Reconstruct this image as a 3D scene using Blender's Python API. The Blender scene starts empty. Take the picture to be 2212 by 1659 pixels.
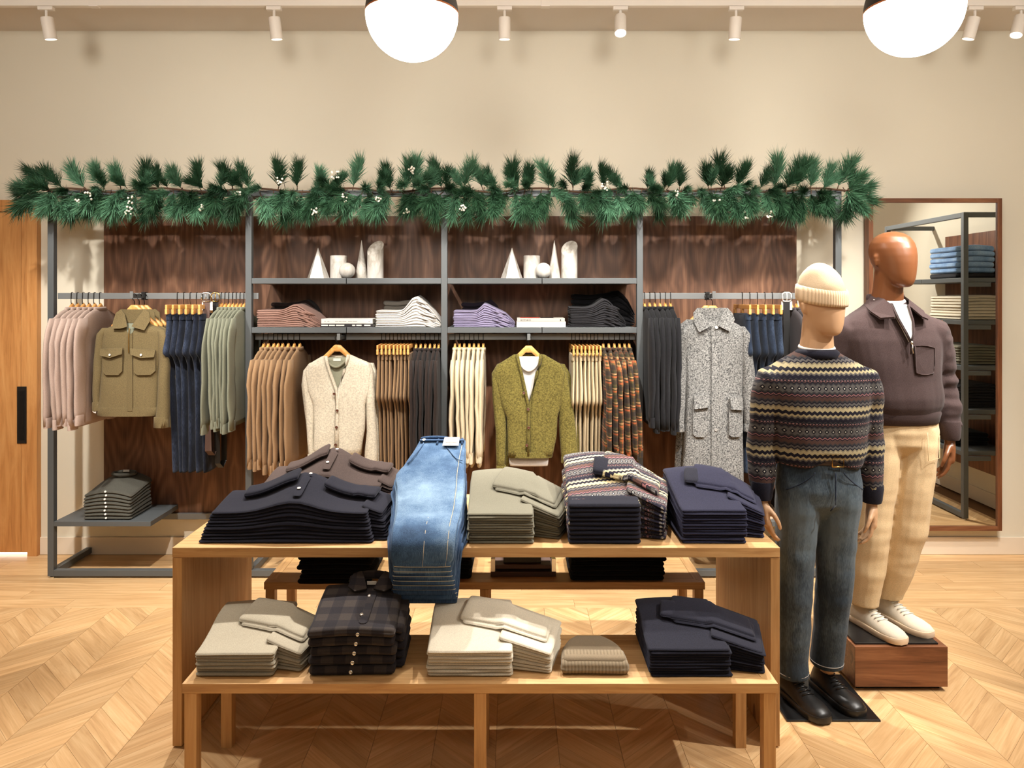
import bpy, bmesh, math, random
from mathutils import Vector, Matrix, noise

random.seed(11)
SC = bpy.context.scene
COL = SC.collection

# ------------------------------------------------------------------ camera, world, lights, exposure
F, CX, CY, EYE = 1640.0, 1106.0, 640.0, 1.75      # focal length and horizon in 2212x1659 pixels, eye height in metres
cam_data = bpy.data.cameras.new('camera')
cam = bpy.data.objects.new('camera', cam_data); COL.objects.link(cam)
cam.location = (0, 0, EYE); cam.rotation_euler = (math.pi/2, 0, 0)
cam_data.sensor_width = 36.0
cam_data.lens = 36.0*F/2212.0
cam_data.shift_y = -(829.5-CY)/2212.0
cam_data.clip_start = 0.05
SC.camera = cam

world = bpy.data.worlds.new('world'); SC.world = world
world.use_nodes = True
world.node_tree.nodes['Background'].inputs[0].default_value = (1.0, 0.86, 0.70, 1)
world.node_tree.nodes['Background'].inputs[1].default_value = 0.05

SC.view_settings.view_transform = 'Standard'
SC.view_settings.look = 'None'
SC.view_settings.gamma = 1.0
SC.view_settings.use_curve_mapping = False
SC.view_settings.exposure = 0.55
SC.cycles.use_denoising = True
SC.cycles.max_bounces = 6
SC.cycles.diffuse_bounces = 3
SC.cycles.glossy_bounces = 4
SC.cycles.use_adaptive_sampling = True
SC.cycles.adaptive_threshold = 0.03
SC.cycles.caustics_reflective = False
SC.cycles.caustics_refractive = False
SC.cycles.sample_clamp_indirect = 4.0

WARM = (1.0, 0.955, 0.885)
def spot(name, loc, target, watts, deg, blend=0.5, radius=0.05, col=WARM):
    d = bpy.data.lights.new(name, 'SPOT'); d.energy = watts; d.color = col
    d.spot_size = math.radians(deg); d.spot_blend = blend; d.shadow_soft_size = radius
    o = bpy.data.objects.new(name, d); COL.objects.link(o); o.location = loc
    o.rotation_euler = (Vector(target)-Vector(loc)).to_track_quat('-Z', 'Y').to_euler()
    return o
def bulb(name, loc, watts, radius=0.1, col=WARM):
    d = bpy.data.lights.new(name, 'POINT'); d.energy = watts; d.color = col; d.shadow_soft_size = radius
    o = bpy.data.objects.new(name, d); COL.objects.link(o); o.location = loc
    return o
CEIL = 3.56
# second ceiling track, above the aisle between camera and rack: heads aimed at the hanging clothes
for x, tx, w in ((-2.5, -2.5, 235), (-1.25, -1.2, 235), (0.0, 0.1, 235), (1.1, 1.0, 235), (2.2, 1.9, 235)):
    spot('track_spot', (x, 2.75, 3.42), (tx, 4.62, 1.15), w, 58, 0.7, 0.035)
# heads of the visible track turned back towards the table tops
for x, tx, w in ((-1.55, -0.95, 190), (-0.65, -0.35, 190), (0.62, 0.25, 230), (1.25, 0.80, 190)):
    spot('track_spot', (x, 4.36, 3.38), (tx, 3.15, 0.70), w, 50, 0.6, 0.035)
# heads beside and in front, aimed at the two figures
spot('track_spot', (3.1, 2.4, 3.42), (1.55, 3.35, 1.2), 290, 46, 0.6, 0.035)
spot('track_spot', (2.6, 1.3, 3.42), (1.75, 3.5, 1.3), 120, 46, 0.6, 0.035)
# head aimed at the side wall and its rack
spot('track_spot', (2.3, 2.3, 3.42), (3.9, 3.6, 1.5), 170, 66, 0.8, 0.05)
# floor wash left and right
spot('track_spot', (-2.6, 3.2, 3.42), (-2.4, 3.4, 0.0), 170, 75, 0.8, 0.05)
spot('track_spot', (2.9, 3.4, 3.42), (2.6, 3.6, 0.0), 150, 75, 0.8, 0.05)
# wide soft spots added out of view to brighten the back wall
for x in (-2.7, -0.9, 0.9, 2.7):
    spot('wall_fill', (x, 1.1, 3.15), (x*1.05, 5.15, 2.55), 165, 58, 1.0, 0.45)
# unseen point lights added behind the camera as soft frontal fill
for x, y in ((-2.2, 0.2), (0.3, 0.2), (2.6, 0.2), (-1.2, -2.4), (1.6, -2.4)):
    bulb('shop_globe', (x, y, 2.9), 8, 0.2)

# ------------------------------------------------------------------ helpers
def lin(r, g, b):
    def f(c):
        c /= 255.0
        return c/12.92 if c <= 0.04045 else ((c+0.055)/1.055)**2.4
    return (f(r), f(g), f(b), 1.0)
def X(px, Y): return (px-CX)/F*Y
def Z(py, Y): return EYE-(py-CY)/F*Y
def W(px, py, Y): return Vector((X(px, Y), Y, Z(py, Y)))
def lerp(a, b, t): return a+(b-a)*t
def interp(tab, x):
    if x <= tab[0][0]: return tab[0][1]
    for (a, va), (b, vb) in zip(tab, tab[1:]):
        if x <= b:
            t = (x-a)/(b-a) if b > a else 0
            return lerp(va, vb, t)
    return tab[-1][1]
def sm(t):
    t = max(0.0, min(1.0, t)); return t*t*(3-2*t)

WL = {}      # world location of every parent (none of them is rotated)
class MB:
    def __init__(s): s.v = []; s.f = []
    def add(s, verts, faces):
        n = len(s.v); s.v += [Vector(p) for p in verts]; s.f += [tuple(i+n for i in f) for f in faces]; return s
    def box(s, x0, x1, y0, y1, z0, z1):
        return s.add([(x0,y0,z0),(x1,y0,z0),(x1,y1,z0),(x0,y1,z0),(x0,y0,z1),(x1,y0,z1),(x1,y1,z1),(x0,y1,z1)],
                     [(0,3,2,1),(4,5,6,7),(0,1,5,4),(1,2,6,5),(2,3,7,6),(3,0,4,7)])
    def loft(s, rings, cap=True):
        n = len(rings[0]); v = [p for r in rings for p in r]; f = []
        for i in range(len(rings)-1):
            a, b = i*n, (i+1)*n
            for j in range(n):
                k = (j+1) % n
                f.append((a+j, a+k, b+k, b+j))
        if cap:
            f.append(tuple(reversed(range(n)))); f.append(tuple(range((len(rings)-1)*n, len(rings)*n)))
        return s.add(v, f)
    def tube(s, pts, r, n=6, flat=1.0, up=(0,0,1), cap=True):
        pts = [Vector(p) for p in pts]; rings = []
        for i, p in enumerate(pts):
            d = (pts[min(i+1, len(pts)-1)]-pts[max(i-1, 0)]).normalized()
            u = Vector(up)
            if abs(d.dot(u)) > 0.97: u = Vector((1,0,0)) if abs(d.x) < 0.9 else Vector((0,1,0))
            a = d.cross(u).normalized(); b = a.cross(d).normalized()
            rr = r[i] if isinstance(r, (list, tuple)) else r
            rings.append([p+a*math.cos(t)*rr+b*math.sin(t)*rr*flat for t in [2*math.pi*k/n for k in range(n)]])
        return s.loft(rings, cap)
    def lathe(s, prof, c=(0,0,0), n=24, cap=True):
        c = Vector(c)
        return s.loft([[c+Vector((r*math.cos(t), r*math.sin(t), z)) for t in [2*math.pi*k/n for k in range(n)]] for r, z in prof], cap)
    def merge(s, o): return s.add(o.v, o.f)

def ring(c, a, b, n=14, ux=(1,0,0), uy=(0,1,0), e=1.0):
    c = Vector(c); ux = Vector(ux); uy = Vector(uy); out = []
    for k in range(n):
        t = 2*math.pi*k/n; ct, st = math.cos(t), math.sin(t)
        out.append(c+ux*(a*math.copysign(abs(ct)**e, ct))+uy*(b*math.copysign(abs(st)**e, st)))
    return out

def wrinkle(mb, amp, sx, sy, sz, seed=0.0, axis=None):
    for p in mb.v:
        q = Vector((p.x*sx+seed, p.y*sy+seed*0.7, p.z*sz-seed))
        n = noise.noise_vector(q)
        p.x += n.x*amp*(axis[0] if axis else 1); p.y += n.y*amp*(axis[1] if axis else 1); p.z += n.z*amp*(axis[2] if axis else 0.3)
    return mb

def mesh_of(mb, name, mat, smooth=True, sharp=None):
    me = bpy.data.meshes.new(name)
    me.from_pydata([tuple(p) for p in mb.v], [], mb.f); me.update()
    if mat is not None: me.materials.append(mat)
    if smooth:
        me.polygons.foreach_set('use_smooth', [True]*len(me.polygons))
        if sharp: me.set_sharp_from_angle(angle=math.radians(sharp))
    return me

def tag(o, label=None, cat=None, group=None, kind=None):
    if label: o['label'] = label
    if cat: o['category'] = cat
    if group: o['group'] = group
    if kind: o['kind'] = kind
    return o

def put(name, mb, mat, parent=None, label=None, cat=None, group=None, kind=None, smooth=True, sharp=35, bevel=0, sub=0, center=True):
    """one mesh object; its origin is the middle of its base"""
    xs = [p.x for p in mb.v]; ys = [p.y for p in mb.v]; zs = [p.z for p in mb.v]
    c = Vector(((min(xs)+max(xs))/2, (min(ys)+max(ys))/2, min(zs)))
    m2 = MB(); m2.v = [p-c for p in mb.v]; m2.f = mb.f
    me = mesh_of(m2, name, mat, smooth, sharp)
    o = bpy.data.objects.new(name, me); COL.objects.link(o)
    WL[o.name] = c
    if parent is not None:
        o.parent = parent; o.location = c-WL[parent.name]
    else: o.location = c
    if bevel:
        b = o.modifiers.new('bevel', 'BEVEL'); b.width = bevel; b.segments = 2; b.limit_method = 'ANGLE'; b.angle_limit = math.radians(40)
    if sub:
        m = o.modifiers.new('subdivision', 'SUBSURF'); m.levels = sub; m.render_levels = sub
    return tag(o, label, cat, group, kind)

def thing(name, loc, label, cat, group=None, kind=None):
    o = bpy.data.objects.new(name, None); COL.objects.link(o); o.location = loc
    o.empty_display_size = 0.1
    WL[o.name] = Vector(loc)
    return tag(o, label, cat, group, kind)

def box(name, x0, x1, y0, y1, z0, z1, mat, parent=None, bevel=0.0015, **k):
    return put(name, MB().box(x0, x1, y0, y1, z0, z1), mat, parent, smooth=False, bevel=bevel, **k)

ORD = ['first','second','third','fourth','fifth','sixth','seventh','eighth','ninth','tenth','eleventh','twelfth','thirteenth','fourteenth','fifteenth','sixteenth']

# ------------------------------------------------------------------ materials
MATS = {}
class NT:
    def __init__(s, name):
        s.m = bpy.data.materials.new(name); s.m.use_nodes = True; s.t = s.m.node_tree
        s.b = s.t.nodes['Principled BSDF']; MATS[name] = s.m
    def n(s, typ, **k):
        nd = s.t.nodes.new(typ)
        for a, v in k.items(): setattr(nd, a, v)
        return nd
    def l(s, a, b): s.t.links.new(a, b)
    def val(s, sock, v):
        if hasattr(v, 'is_output') or isinstance(v, bpy.types.NodeSocket): s.l(v, sock)
        else: sock.default_value = v
    def math(s, op, a, b=0.0, c=None):
        nd = s.n('ShaderNodeMath', operation=op); s.val(nd.inputs[0], a); s.val(nd.inputs[1], b)
        if c is not None: s.val(nd.inputs[2], c)
        return nd.outputs[0]
    def mix(s, f, a, b, mode='MIX'):
        nd = s.n('ShaderNodeMix', data_type='RGBA', blend_type=mode); s.val(nd.inputs[0], f); s.val(nd.inputs[6], a); s.val(nd.inputs[7], b)
        return nd.outputs[2]
    def obj(s):
        return s.n('ShaderNodeTexCoord').outputs['Object']
    def xyz(s, vec):
        nd = s.n('ShaderNodeSeparateXYZ'); s.l(vec, nd.inputs[0]); return nd.outputs
    def mapped(s, vec, scale, rnd=None):
        nd = s.n('ShaderNodeMapping'); s.l(vec, nd.inputs[0]); nd.inputs['Scale'].default_value = scale
        if rnd is not None:
            c = s.n('ShaderNodeCombineXYZ')
            for i in range(3): s.l(s.math('MULTIPLY', rnd, 37.0+11*i), c.inputs[i])
            s.l(c.outputs[0], nd.inputs['Location'])
        return nd.outputs[0]
    def noise(s, vec, scale=5, detail=4, rough=0.55, dist=0.0):
        nd = s.n('ShaderNodeTexNoise'); s.l(vec, nd.inputs['Vector'])
        nd.inputs['Scale'].default_value = scale; nd.inputs['Detail'].default_value = detail
        nd.inputs['Roughness'].default_value = rough; nd.inputs['Distortion'].default_value = dist
        return nd.outputs['Fac']
    def ramp(s, fac, stops, interp='LINEAR'):
        nd = s.n('ShaderNodeValToRGB'); nd.color_ramp.interpolation = interp; s.l(fac, nd.inputs[0])
        e = nd.color_ramp.elements
        while len(e) < len(stops): e.new(0.5)
        for el, (p, c) in zip(e, stops): el.position = p; el.color = c
        return nd.outputs[0]
    def rnd(s): return s.n('ShaderNodeObjectInfo').outputs['Random']
    def bump(s, h, strength=0.3, dist=0.002):
        nd = s.n('ShaderNodeBump'); nd.inputs['Strength'].default_value = strength; nd.inputs['Distance'].default_value = dist
        s.l(h, nd.inputs['Height']); s.l(nd.outputs[0], s.b.inputs['Normal'])
    def fin(s, col=None, rough=0.8, metal=0.0, spec=None, sheen=0.0, coat=0.0):
        if col is not None: s.val(s.b.inputs['Base Color'], col)
        s.val(s.b.inputs['Roughness'], rough); s.b.inputs['Metallic'].default_value = metal
        if spec is not None: s.b.inputs['Specular IOR Level'].default_value = spec
        if sheen: s.b.inputs['Sheen Weight'].default_value = sheen; s.b.inputs['Sheen Roughness'].default_value = 0.5
        if coat: s.b.inputs['Coat Weight'].default_value = coat; s.b.inputs['Coat Roughness'].default_value = 0.15
        return s.m

def plain(name, col, rough=0.6, metal=0.0, spec=None, coat=0.0):
    return NT(name).fin(lin(*col), rough, metal, spec, coat=coat)

def paint(name, col, rough=0.85):
    t = NT(name); v = t.obj(); f = t.noise(v, 60, 5, 0.6)
    c = t.ramp(t.noise(v, 1.3, 3), [(0.3, lin(*[k*0.985 for k in col])), (0.7, lin(*col))])
    t.bump(f, 0.08, 0.001)
    return t.fin(c, rough, spec=0.25)

def wood(name, dark, mid, light, axis=0, rough=0.45, vary=0.18, fine=1.0, knots=False, island=False, stretch=14.0):
    """straight-grained board wood, grain along one object axis"""
    t = NT(name); v = t.obj()
    r = t.n('ShaderNodeNewGeometry').outputs['Random Per Island'] if island else t.rnd()
    sc = [stretch]*3; sc[axis] = 1.0
    vv = t.mapped(v, tuple(sc), r)
    f1 = t.noise(vv, 2.2*fine, 5, 0.6, 0.9)
    sc2 = [90.0]*3; sc2[axis] = 2.5
    f2 = t.noise(t.mapped(v, tuple(sc2), r), 2.0, 3, 0.6)
    f = t.math('ADD', t.math('MULTIPLY', f1, 0.75), t.math('MULTIPLY', f2, 0.25))
    c = t.ramp(f, [(0.30, lin(*dark)), (0.48, lin(*mid)), (0.68, lin(*light))])
    if knots:
        vo = t.n('ShaderNodeTexVoronoi'); s3 = [4.0]*3; s3[axis] = 1.1
        t.l(t.mapped(v, tuple(s3), r), vo.inputs['Vector']); vo.inputs['Scale'].default_value = 1.0
        k = t.math('LESS_THAN', vo.outputs['Distance'], 0.085)
        c = t.mix(t.math('MULTIPLY', k, 0.7), c, lin(dark[0]*0.45, dark[1]*0.42, dark[2]*0.4))
    h = t.n('ShaderNodeHueSaturation'); t.l(c, h.inputs['Color'])
    t.l(t.math('ADD', 1.0-vary/2, t.math('MULTIPLY', r, vary)), h.inputs['Value'])
    t.bump(f2, 0.06, 0.001)
    return t.fin(h.outputs[0], rough, spec=0.4)

def veneer(name, dark, mid, light):
    """book-matched flame veneer, upright leaves"""
    t = NT(name); v = t.obj(); xyz = t.xyz(v)
    nz = t.noise(t.mapped(v, (2.2, 2.2, 0.9)), 2.0, 2, 0.45)
    xm = t.math('PINGPONG', t.math('ADD', xyz[0], 7.0), 0.15)
    zz = t.math('PINGPONG', t.math('ADD', xyz[2], 0.30), 0.62)
    a = t.math('MULTIPLY', t.math('ADD', xm, t.math('MULTIPLY', t.math('SUBTRACT', nz, 0.5), 0.10)), 6.0)
    b = t.math('MULTIPLY', zz, 1.05)
    fl = t.math('POWER', t.math('ADD', t.math('MULTIPLY', a, a), t.math('MULTIPLY', b, b)), 0.5)
    rings = t.math('SINE', t.math('MULTIPLY', t.math('ADD', fl, t.math('MULTIPLY', nz, 0.35)), 30.0))
    fine = t.noise(t.mapped(v, (110.0, 110.0, 2.5)), 2.0, 4, 0.6)
    broad = t.noise(t.mapped(v, (7.0, 7.0, 0.5)), 2.0, 2, 0.5)
    f = t.math('ADD', t.math('ADD', 0.12, t.math('MULTIPLY', rings, 0.055)), t.math('ADD', t.math('MULTIPLY', fine, 0.34), t.math('MULTIPLY', broad, 0.40)))
    c = t.ramp(f, [(0.32, lin(*dark)), (0.5, lin(*mid)), (0.70, lin(*light))])
    t.bump(fine, 0.05, 0.001)
    return t.fin(c, 0.42, spec=0.35)

def cloth(name, col, var=0.055, scale=420, bump=0.22, rough=0.9, sheen=0.06, dark=None, vary=0.10, blotch=0.10):
    """woven or knitted cloth: fine speckle, soft blotches, small differences between pieces"""
    t = NT(name); v = t.obj(); r = t.rnd()
    n1 = t.noise(v, scale, 2, 0.6)
    n2 = t.noise(t.mapped(v, (1, 1, 0.5), r), 9, 4, 0.6)
    d = dark if dark else [k*(1-var*2.2) for k in col]
    c = t.ramp(n1, [(0.32, lin(*d)), (0.66, lin(*col))])
    h = t.n('ShaderNodeHueSaturation'); t.l(c, h.inputs['Color'])
    val = t.math('ADD', 1.0-blotch/2-vary/2, t.math('ADD', t.math('MULTIPLY', n2, blotch), t.math('MULTIPLY', r, vary)))
    t.l(val, h.inputs['Value'])
    t.bump(t.math('ADD', t.math('MULTIPLY', n1, 0.5), n2), bump, 0.003)
    return t.fin(h.outputs[0], rough, spec=0.15, sheen=sheen)

def denim(name, dark, mid, light, fade=None):
    t = NT(name); v = t.obj(); r = t.rnd()
    st = t.noise(t.mapped(v, (240, 240, 22), r), 2.0, 3, 0.6)
    bl = t.noise(t.mapped(v, (1, 1, 0.6), r), 7, 4, 0.6)
    f = t.math('ADD', t.math('MULTIPLY', st, 0.45), t.math('MULTIPLY', bl, 0.55))
    if fade:
        axis, c0, w0, amt = fade
        xyz = t.xyz(v)
        d = t.math('ABSOLUTE', t.math('DIVIDE', t.math('SUBTRACT', xyz[axis], c0), w0))
        f = t.math('ADD', f, t.math('MULTIPLY', t.math('MAXIMUM', t.math('SUBTRACT', 1.0, d), 0.0), amt))
    c = t.ramp(f, [(0.30, lin(*dark)), (0.50, lin(*mid)), (0.72, lin(*light))])
    t.bump(st, 0.3, 0.002)
    return t.fin(c, 0.85, spec=0.15, sheen=0.1)

def plaid(name, base, bands, sz=0.1, ax=(1.0, 1.0, 0.0), rough=0.9, zax=(0,0,1)):
    """two crossing families of soft stripes; bands = [(position, width, colour)]"""
    t = NT(name); v = t.obj(); r = t.rnd()
    def dot(d):
        nd = t.n('ShaderNodeVectorMath', operation='DOT_PRODUCT'); t.l(v, nd.inputs[0]); nd.inputs[1].default_value = d; return nd.outputs['Value']
    u = t.math('FRACT', t.math('ADD', t.math('DIVIDE', dot(ax), sz), t.math('MULTIPLY', r, 3.0)))
    w = t.math('FRACT', t.math('DIVIDE', dot(zax), sz))
    c = lin(*base)
    first = True
    for fam in (u, w):
        for p, wd, colr in bands:
            m = t.math('LESS_THAN', t.math('ABSOLUTE', t.math('SUBTRACT', fam, p)), wd/2)
            c = t.mix(t.math('MULTIPLY', m, 0.55), c, lin(*colr))
    n1 = t.noise(v, 400, 2, 0.6)
    c = t.mix(0.35, c, t.ramp(n1, [(0.3, (0.25,0.25,0.25,1)), (0.7, (1,1,1,1))]), 'MULTIPLY')
    t.bump(n1, 0.3, 0.002)
    return t.fin(c, rough, spec=0.15, sheen=0.06)

def fairisle(name, z0, period, up=(0,0,1), across=(1,0,0), navy_below=None, gain=1.0):
    """banded knit: zigzags, diamonds with dots and wavy lines repeating upwards"""
    t = NT(name); v = t.obj()
    def dot(d):
        nd = t.n('ShaderNodeVectorMath', operation='DOT_PRODUCT'); t.l(v, nd.inputs[0]); nd.inputs[1].default_value = d; return nd.outputs['Value']
    hgt = t.math('SUBTRACT', dot(up), z0); u = dot(across)
    q = t.math('FRACT', t.math('DIVIDE', hgt, period))
    px = period*0.118
    tri = t.math('SUBTRACT', t.math('PINGPONG', t.math('DIVIDE', u, px), 0.5), 0.25)
    qz = t.math('FRACT', t.math('ADD', q, t.math('MULTIPLY', tri, 0.085)))
    navy, char, cream = (34,32,44), (62,60,62), (186,172,134)
    brown, pink, grey, sand = (92,68,62), (150,104,104), (98,94,92), (150,138,112)
    st = [(0.0,navy),(0.05,cream),(0.125,sand),(0.16,navy),(0.19,grey),(0.235,navy),(0.265,char),(0.30,brown),(0.385,navy),(0.41,pink),(0.435,navy),
          (0.46,char),(0.50,grey),(0.66,char),(0.69,navy),(0.72,brown),(0.74,navy),(0.77,char),(0.80,navy),(0.88,grey),(0.92,cream),(0.97,navy)]
    st = [(p, tuple(k*gain for k in cc)) for p, cc in st]
    c = t.ramp(qz, [(p, lin(*cc)) for p, cc in st], 'CONSTANT')
    # diamonds with a light dot along the grey band
    fu = t.math('ABSOLUTE', t.math('SUBTRACT', t.math('FRACT', t.math('DIVIDE', u, px*1.25)), 0.5))
    fq = t.math('ABSOLUTE', t.math('SUBTRACT', q, 0.58))
    dia = t.math('ADD', t.math('MULTIPLY', fu, 1.0), t.math('MULTIPLY', fq, 6.2))
    c = t.mix(t.math('LESS_THAN', dia, 0.36), c, lin(*[k*gain for k in (30,28,36)]))
    c = t.mix(t.math('LESS_THAN', dia, 0.13), c, lin(*[k*gain for k in (222,218,205)]))
    # thin row of pale stitches
    row = t.math('LESS_THAN', t.math('ABSOLUTE', t.math('SUBTRACT', q, 0.755)), 0.012)
    dsh = t.math('GREATER_THAN', t.math('FRACT', t.math('DIVIDE', u, px*0.6)), 0.5)
    c = t.mix(t.math('MULTIPLY', row, dsh), c, lin(150,112,112))
    if navy_below is not None:
        c = t.mix(t.math('LESS_THAN', hgt, navy_below), c, lin(38,38,58))
    n1 = t.noise(v, 420, 2, 0.6); n2 = t.noise(v, 8, 3, 0.6)
    c = t.mix(0.45, c, t.ramp(n1, [(0.3, (0.45,0.45,0.45,1)), (0.7, (1,1,1,1))]), 'MULTIPLY')
    t.bump(t.math('ADD', t.math('MULTIPLY', n1, 0.6), n2), 0.45, 0.003)
    return t.fin(c, 0.95, spec=0.1, sheen=0.08)

M = dict(
    wall=paint('wall_paint', (229, 221, 202)),
    ceiling=paint('ceiling_paint', (226, 216, 204)),
    base=paint('baseboard_paint', (236, 222, 202), 0.55),
    white=plain('white_metal', (236, 228, 218), 0.45),
    metal=plain('grey_metal', (92, 96, 98), 0.5, 0.25),
    metal_lt=plain('pale_grey_metal', (120, 122, 122), 0.5, 0.25),
    dark=plain('dark_metal', (34, 32, 31), 0.45, 0.3),
    chrome=plain('chrome', (225, 222, 215), 0.18, 1.0),
    copper=plain('copper', (190, 120, 80), 0.3, 0.9),
    black=plain('black_steel', (16, 16, 17), 0.35),
    oak=wood('oak_long', (172, 128, 82), (200, 156, 104), (218, 178, 126), 0),
    oak_z=wood('oak_upright', (166, 122, 76), (195, 150, 98), (212, 170, 118), 2, knots=True),
    oak_y=wood('oak_deep', (172, 128, 82), (200, 156, 104), (218, 178, 126), 1),
    plank=wood('floor_oak', (186, 144, 98), (210, 169, 120), (228, 192, 144), 0, 0.40, 0.26, 1.0),
    plank_all=wood('floor_oak_far', (186, 144, 98), (210, 169, 120), (228, 192, 144), 0, 0.40, 0.26, 1.0, island=True),
    under=plain('floor_joint', (120, 82, 46), 0.9),
    door=wood('door_oak', (168, 110, 58), (204, 144, 84), (222, 166, 104), 2, 0.5, 0.05, 0.8, knots=True, stretch=9),
    walnut=veneer('walnut_veneer', (70, 46, 33), (106, 73, 54), (146, 106, 80)),
    walnut_x=wood('walnut_board', (80, 46, 28), (124, 78, 50), (156, 106, 72), 0, 0.4, 0.05, 0.9),
    walnut_z=wood('walnut_upright', (80, 46, 28), (116, 70, 44), (146, 96, 64), 2, 0.4, 0.05, 0.9),
    hanger=wood('hanger_wood', (196, 132, 66), (222, 162, 92), (236, 184, 116), 1, 0.35, 0.1),
    hook=plain('hook_steel', (28, 26, 25), 0.35, 0.6),
    plaster=None,
    paper=plain('white_paper', (222, 219, 212), 0.6),
    print=plain('grey_print', (150, 146, 142), 0.7),
    ink=plain('black_print', (36, 32, 34), 0.6),
    redprint=plain('red_print', (214, 92, 76), 0.6),
    greypaper=plain('grey_paper', (186, 182, 172), 0.6),
    pearl=plain('pearl_button', (236, 230, 220), 0.2, 0.0, 0.6),
    horn=plain('brown_button', (84, 48, 30), 0.35),
    leather=plain('brown_leather', (88, 66, 58), 0.6),
    leather_dk=plain('black_leather', (24, 23, 23), 0.42),
    strap=plain('dark_brown_leather', (52, 37, 30), 0.55),
    brass=plain('brass', (200, 160, 90), 0.3, 1.0),
)
def marble():
    t = NT('pale_marble'); v = t.obj()
    n = t.noise(t.mapped(v, (1, 1, 0.5), t.rnd()), 9, 4, 0.6, 2.5)
    c = t.ramp(n, [(0.36, lin(180, 172, 160)), (0.50, lin(208, 202, 194)), (0.62, lin(218, 213, 206))])
    return t.fin(c, 0.22, spec=0.5)
M['plaster'] = marble()
def mirror_mat():
    return NT('mirror_glass').fin((0.86, 0.87, 0.84, 1), 0.012, 1.0)
M['mirror'] = mirror_mat()
def glow(name, col, strength):
    t = NT(name); t.b.inputs['Emission Color'].default_value = col; t.b.inputs['Emission Strength'].default_value = strength
    return t.fin((0.9, 0.88, 0.85, 1), 0.3)
M['globe'] = glow('opal_glass_lit', (1.0, 0.94, 0.86, 1), 20.0)
M['lens'] = glow('lamp_lens_lit', (1.0, 0.93, 0.82, 1), 30.0)
M['lens_dim'] = glow('lamp_lens', (1.0, 0.90, 0.76, 1), 3.0)
M['daylight'] = glow('daylight_gap', (0.85, 0.93, 1.0, 1), 2.5)
# ------------------------------------------------------------------ the room
WALLY, RWX, LWX, REAR = 5.155, 3.98, -5.2, -4.5
CEIL = 3.552
box('wall_back', LWX, RWX, WALLY, WALLY+0.1, 0, CEIL, M['wall'], kind='structure', bevel=0, label='plain warm beige wall behind the clothes rack')
box('wall_right', RWX, RWX+0.1, REAR, WALLY+0.1, 0, CEIL, M['wall'], kind='structure', bevel=0, label='beige side wall seen only in the mirror')
box('wall_left', LWX-0.1, LWX, REAR, WALLY+0.1, 0, CEIL, M['wall'], kind='structure', bevel=0, label='beige side wall of the shop on the left')
box('wall_front', LWX-0.1, RWX+0.1, REAR-0.1, REAR, 0, CEIL, M['wall'], kind='structure', bevel=0, label='beige wall of the shop behind the viewer')
box('ceiling', LWX-0.1, RWX+0.1, REAR-0.1, WALLY+0.1, CEIL, CEIL+0.1, M['ceiling'], kind='structure', bevel=0, label='pale ceiling above the lamp track')
floor = box('floor', LWX-0.1, RWX+0.1, REAR-0.1, WALLY+0.1, -0.06, -0.012, M['under'], kind='structure', bevel=0, label='honey oak floor, chevron boards with a straight border')

def baseboard(name, x0, x1, y0, y1, label):
    m = MB().box(x0, x1, y0, y1, 0, 0.118)
    o = put(name, m, M['base'], smooth=False, bevel=0.003, kind='structure', label=label)
baseboard('baseboard_back', X(83, 5.145), RWX-0.014, 5.142, WALLY, 'cream baseboard along the rear wall')
baseboard('baseboard_right', RWX-0.013, RWX, 0.0, 5.141, 'cream baseboard along the side wall')

# chevron boards: seams run away from the viewer, boards meet them at 45 degrees
S_, P_, PH, BORDER = 0.241, 0.130, 0.179, 4.264
def clip(poly, lim):
    out = []
    for i in range(len(poly)):
        a, b = poly[i], poly[(i+1) % len(poly)]
        if a[1] <= lim: out.append(a)
        if (a[1] <= lim) != (b[1] <= lim):
            t = (lim-a[1])/(b[1]-a[1]); out.append((a[0]+(b[0]-a[0])*t, lim))
    return out
def prism(m, poly, z0=-0.012, z1=0.0):
    n = len(poly)
    return m.add([(x, y, z0) for x, y in poly]+[(x, y, z1) for x, y in poly],
                 [tuple(range(n, 2*n))]+[(i, (i+1) % n, n+(i+1) % n, n+i) for i in range(n)])
share = {}
far = {1: MB(), -1: MB()}
near_count = 0
kmin = int((LWX-PH)/S_)-1; kmax = int((RWX-PH)/S_)+1
for k in range(kmin, kmax):
    xl, xr = PH+k*S_, PH+(k+1)*S_
    odd = k % 2
    s = 1 if odd == 1 else -1                 # seam at x=PH-9*S_ is a near point
    base = 0.0 if s == 1 else S_
    for j in range(-40, 36):
        y0 = j*P_+base
        g = 0.0007
        poly = [(xl+g, y0+g), (xr-g, y0+s*S_+g), (xr-g, y0+s*S_+P_-g), (xl+g, y0+P_-g)]
        lo = min(p[1] for p in poly); hi = max(p[1] for p in poly)
        if lo >= BORDER or lo < REAR or xl < LWX or xr > RWX: continue
        full = hi <= BORDER
        if not full: poly = clip(poly, BORDER)
        if len(poly) < 3: continue
        cx = sum(p[0] for p in poly)/len(poly); cy = sum(p[1] for p in poly)/len(poly)
        ang = s*math.pi/4
        ca, sa = math.cos(-ang), math.sin(-ang)
        if cy > 2.62 and abs(cx) < 0.70*cy+0.12 and near_count < 300:
            near_count += 1
            loc = [((x-cx)*ca-(y-cy)*sa, (x-cx)*sa+(y-cy)*ca) for x, y in poly]
            if full and s in share: me = share[s]
            else:
                me = mesh_of(prism(MB(), loc), 'chevron_board', M['plank'], False)
                if full: share[s] = me
            o = bpy.data.objects.new('chevron_board', me); COL.objects.link(o); o.parent = floor
            o.location = Vector((cx, cy, 0))-WL[floor.name]; o.rotation_euler = (0, 0, ang)
        else:
            prism(far[s], [(x*ca-y*sa, x*sa+y*ca) for x, y in poly])
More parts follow.
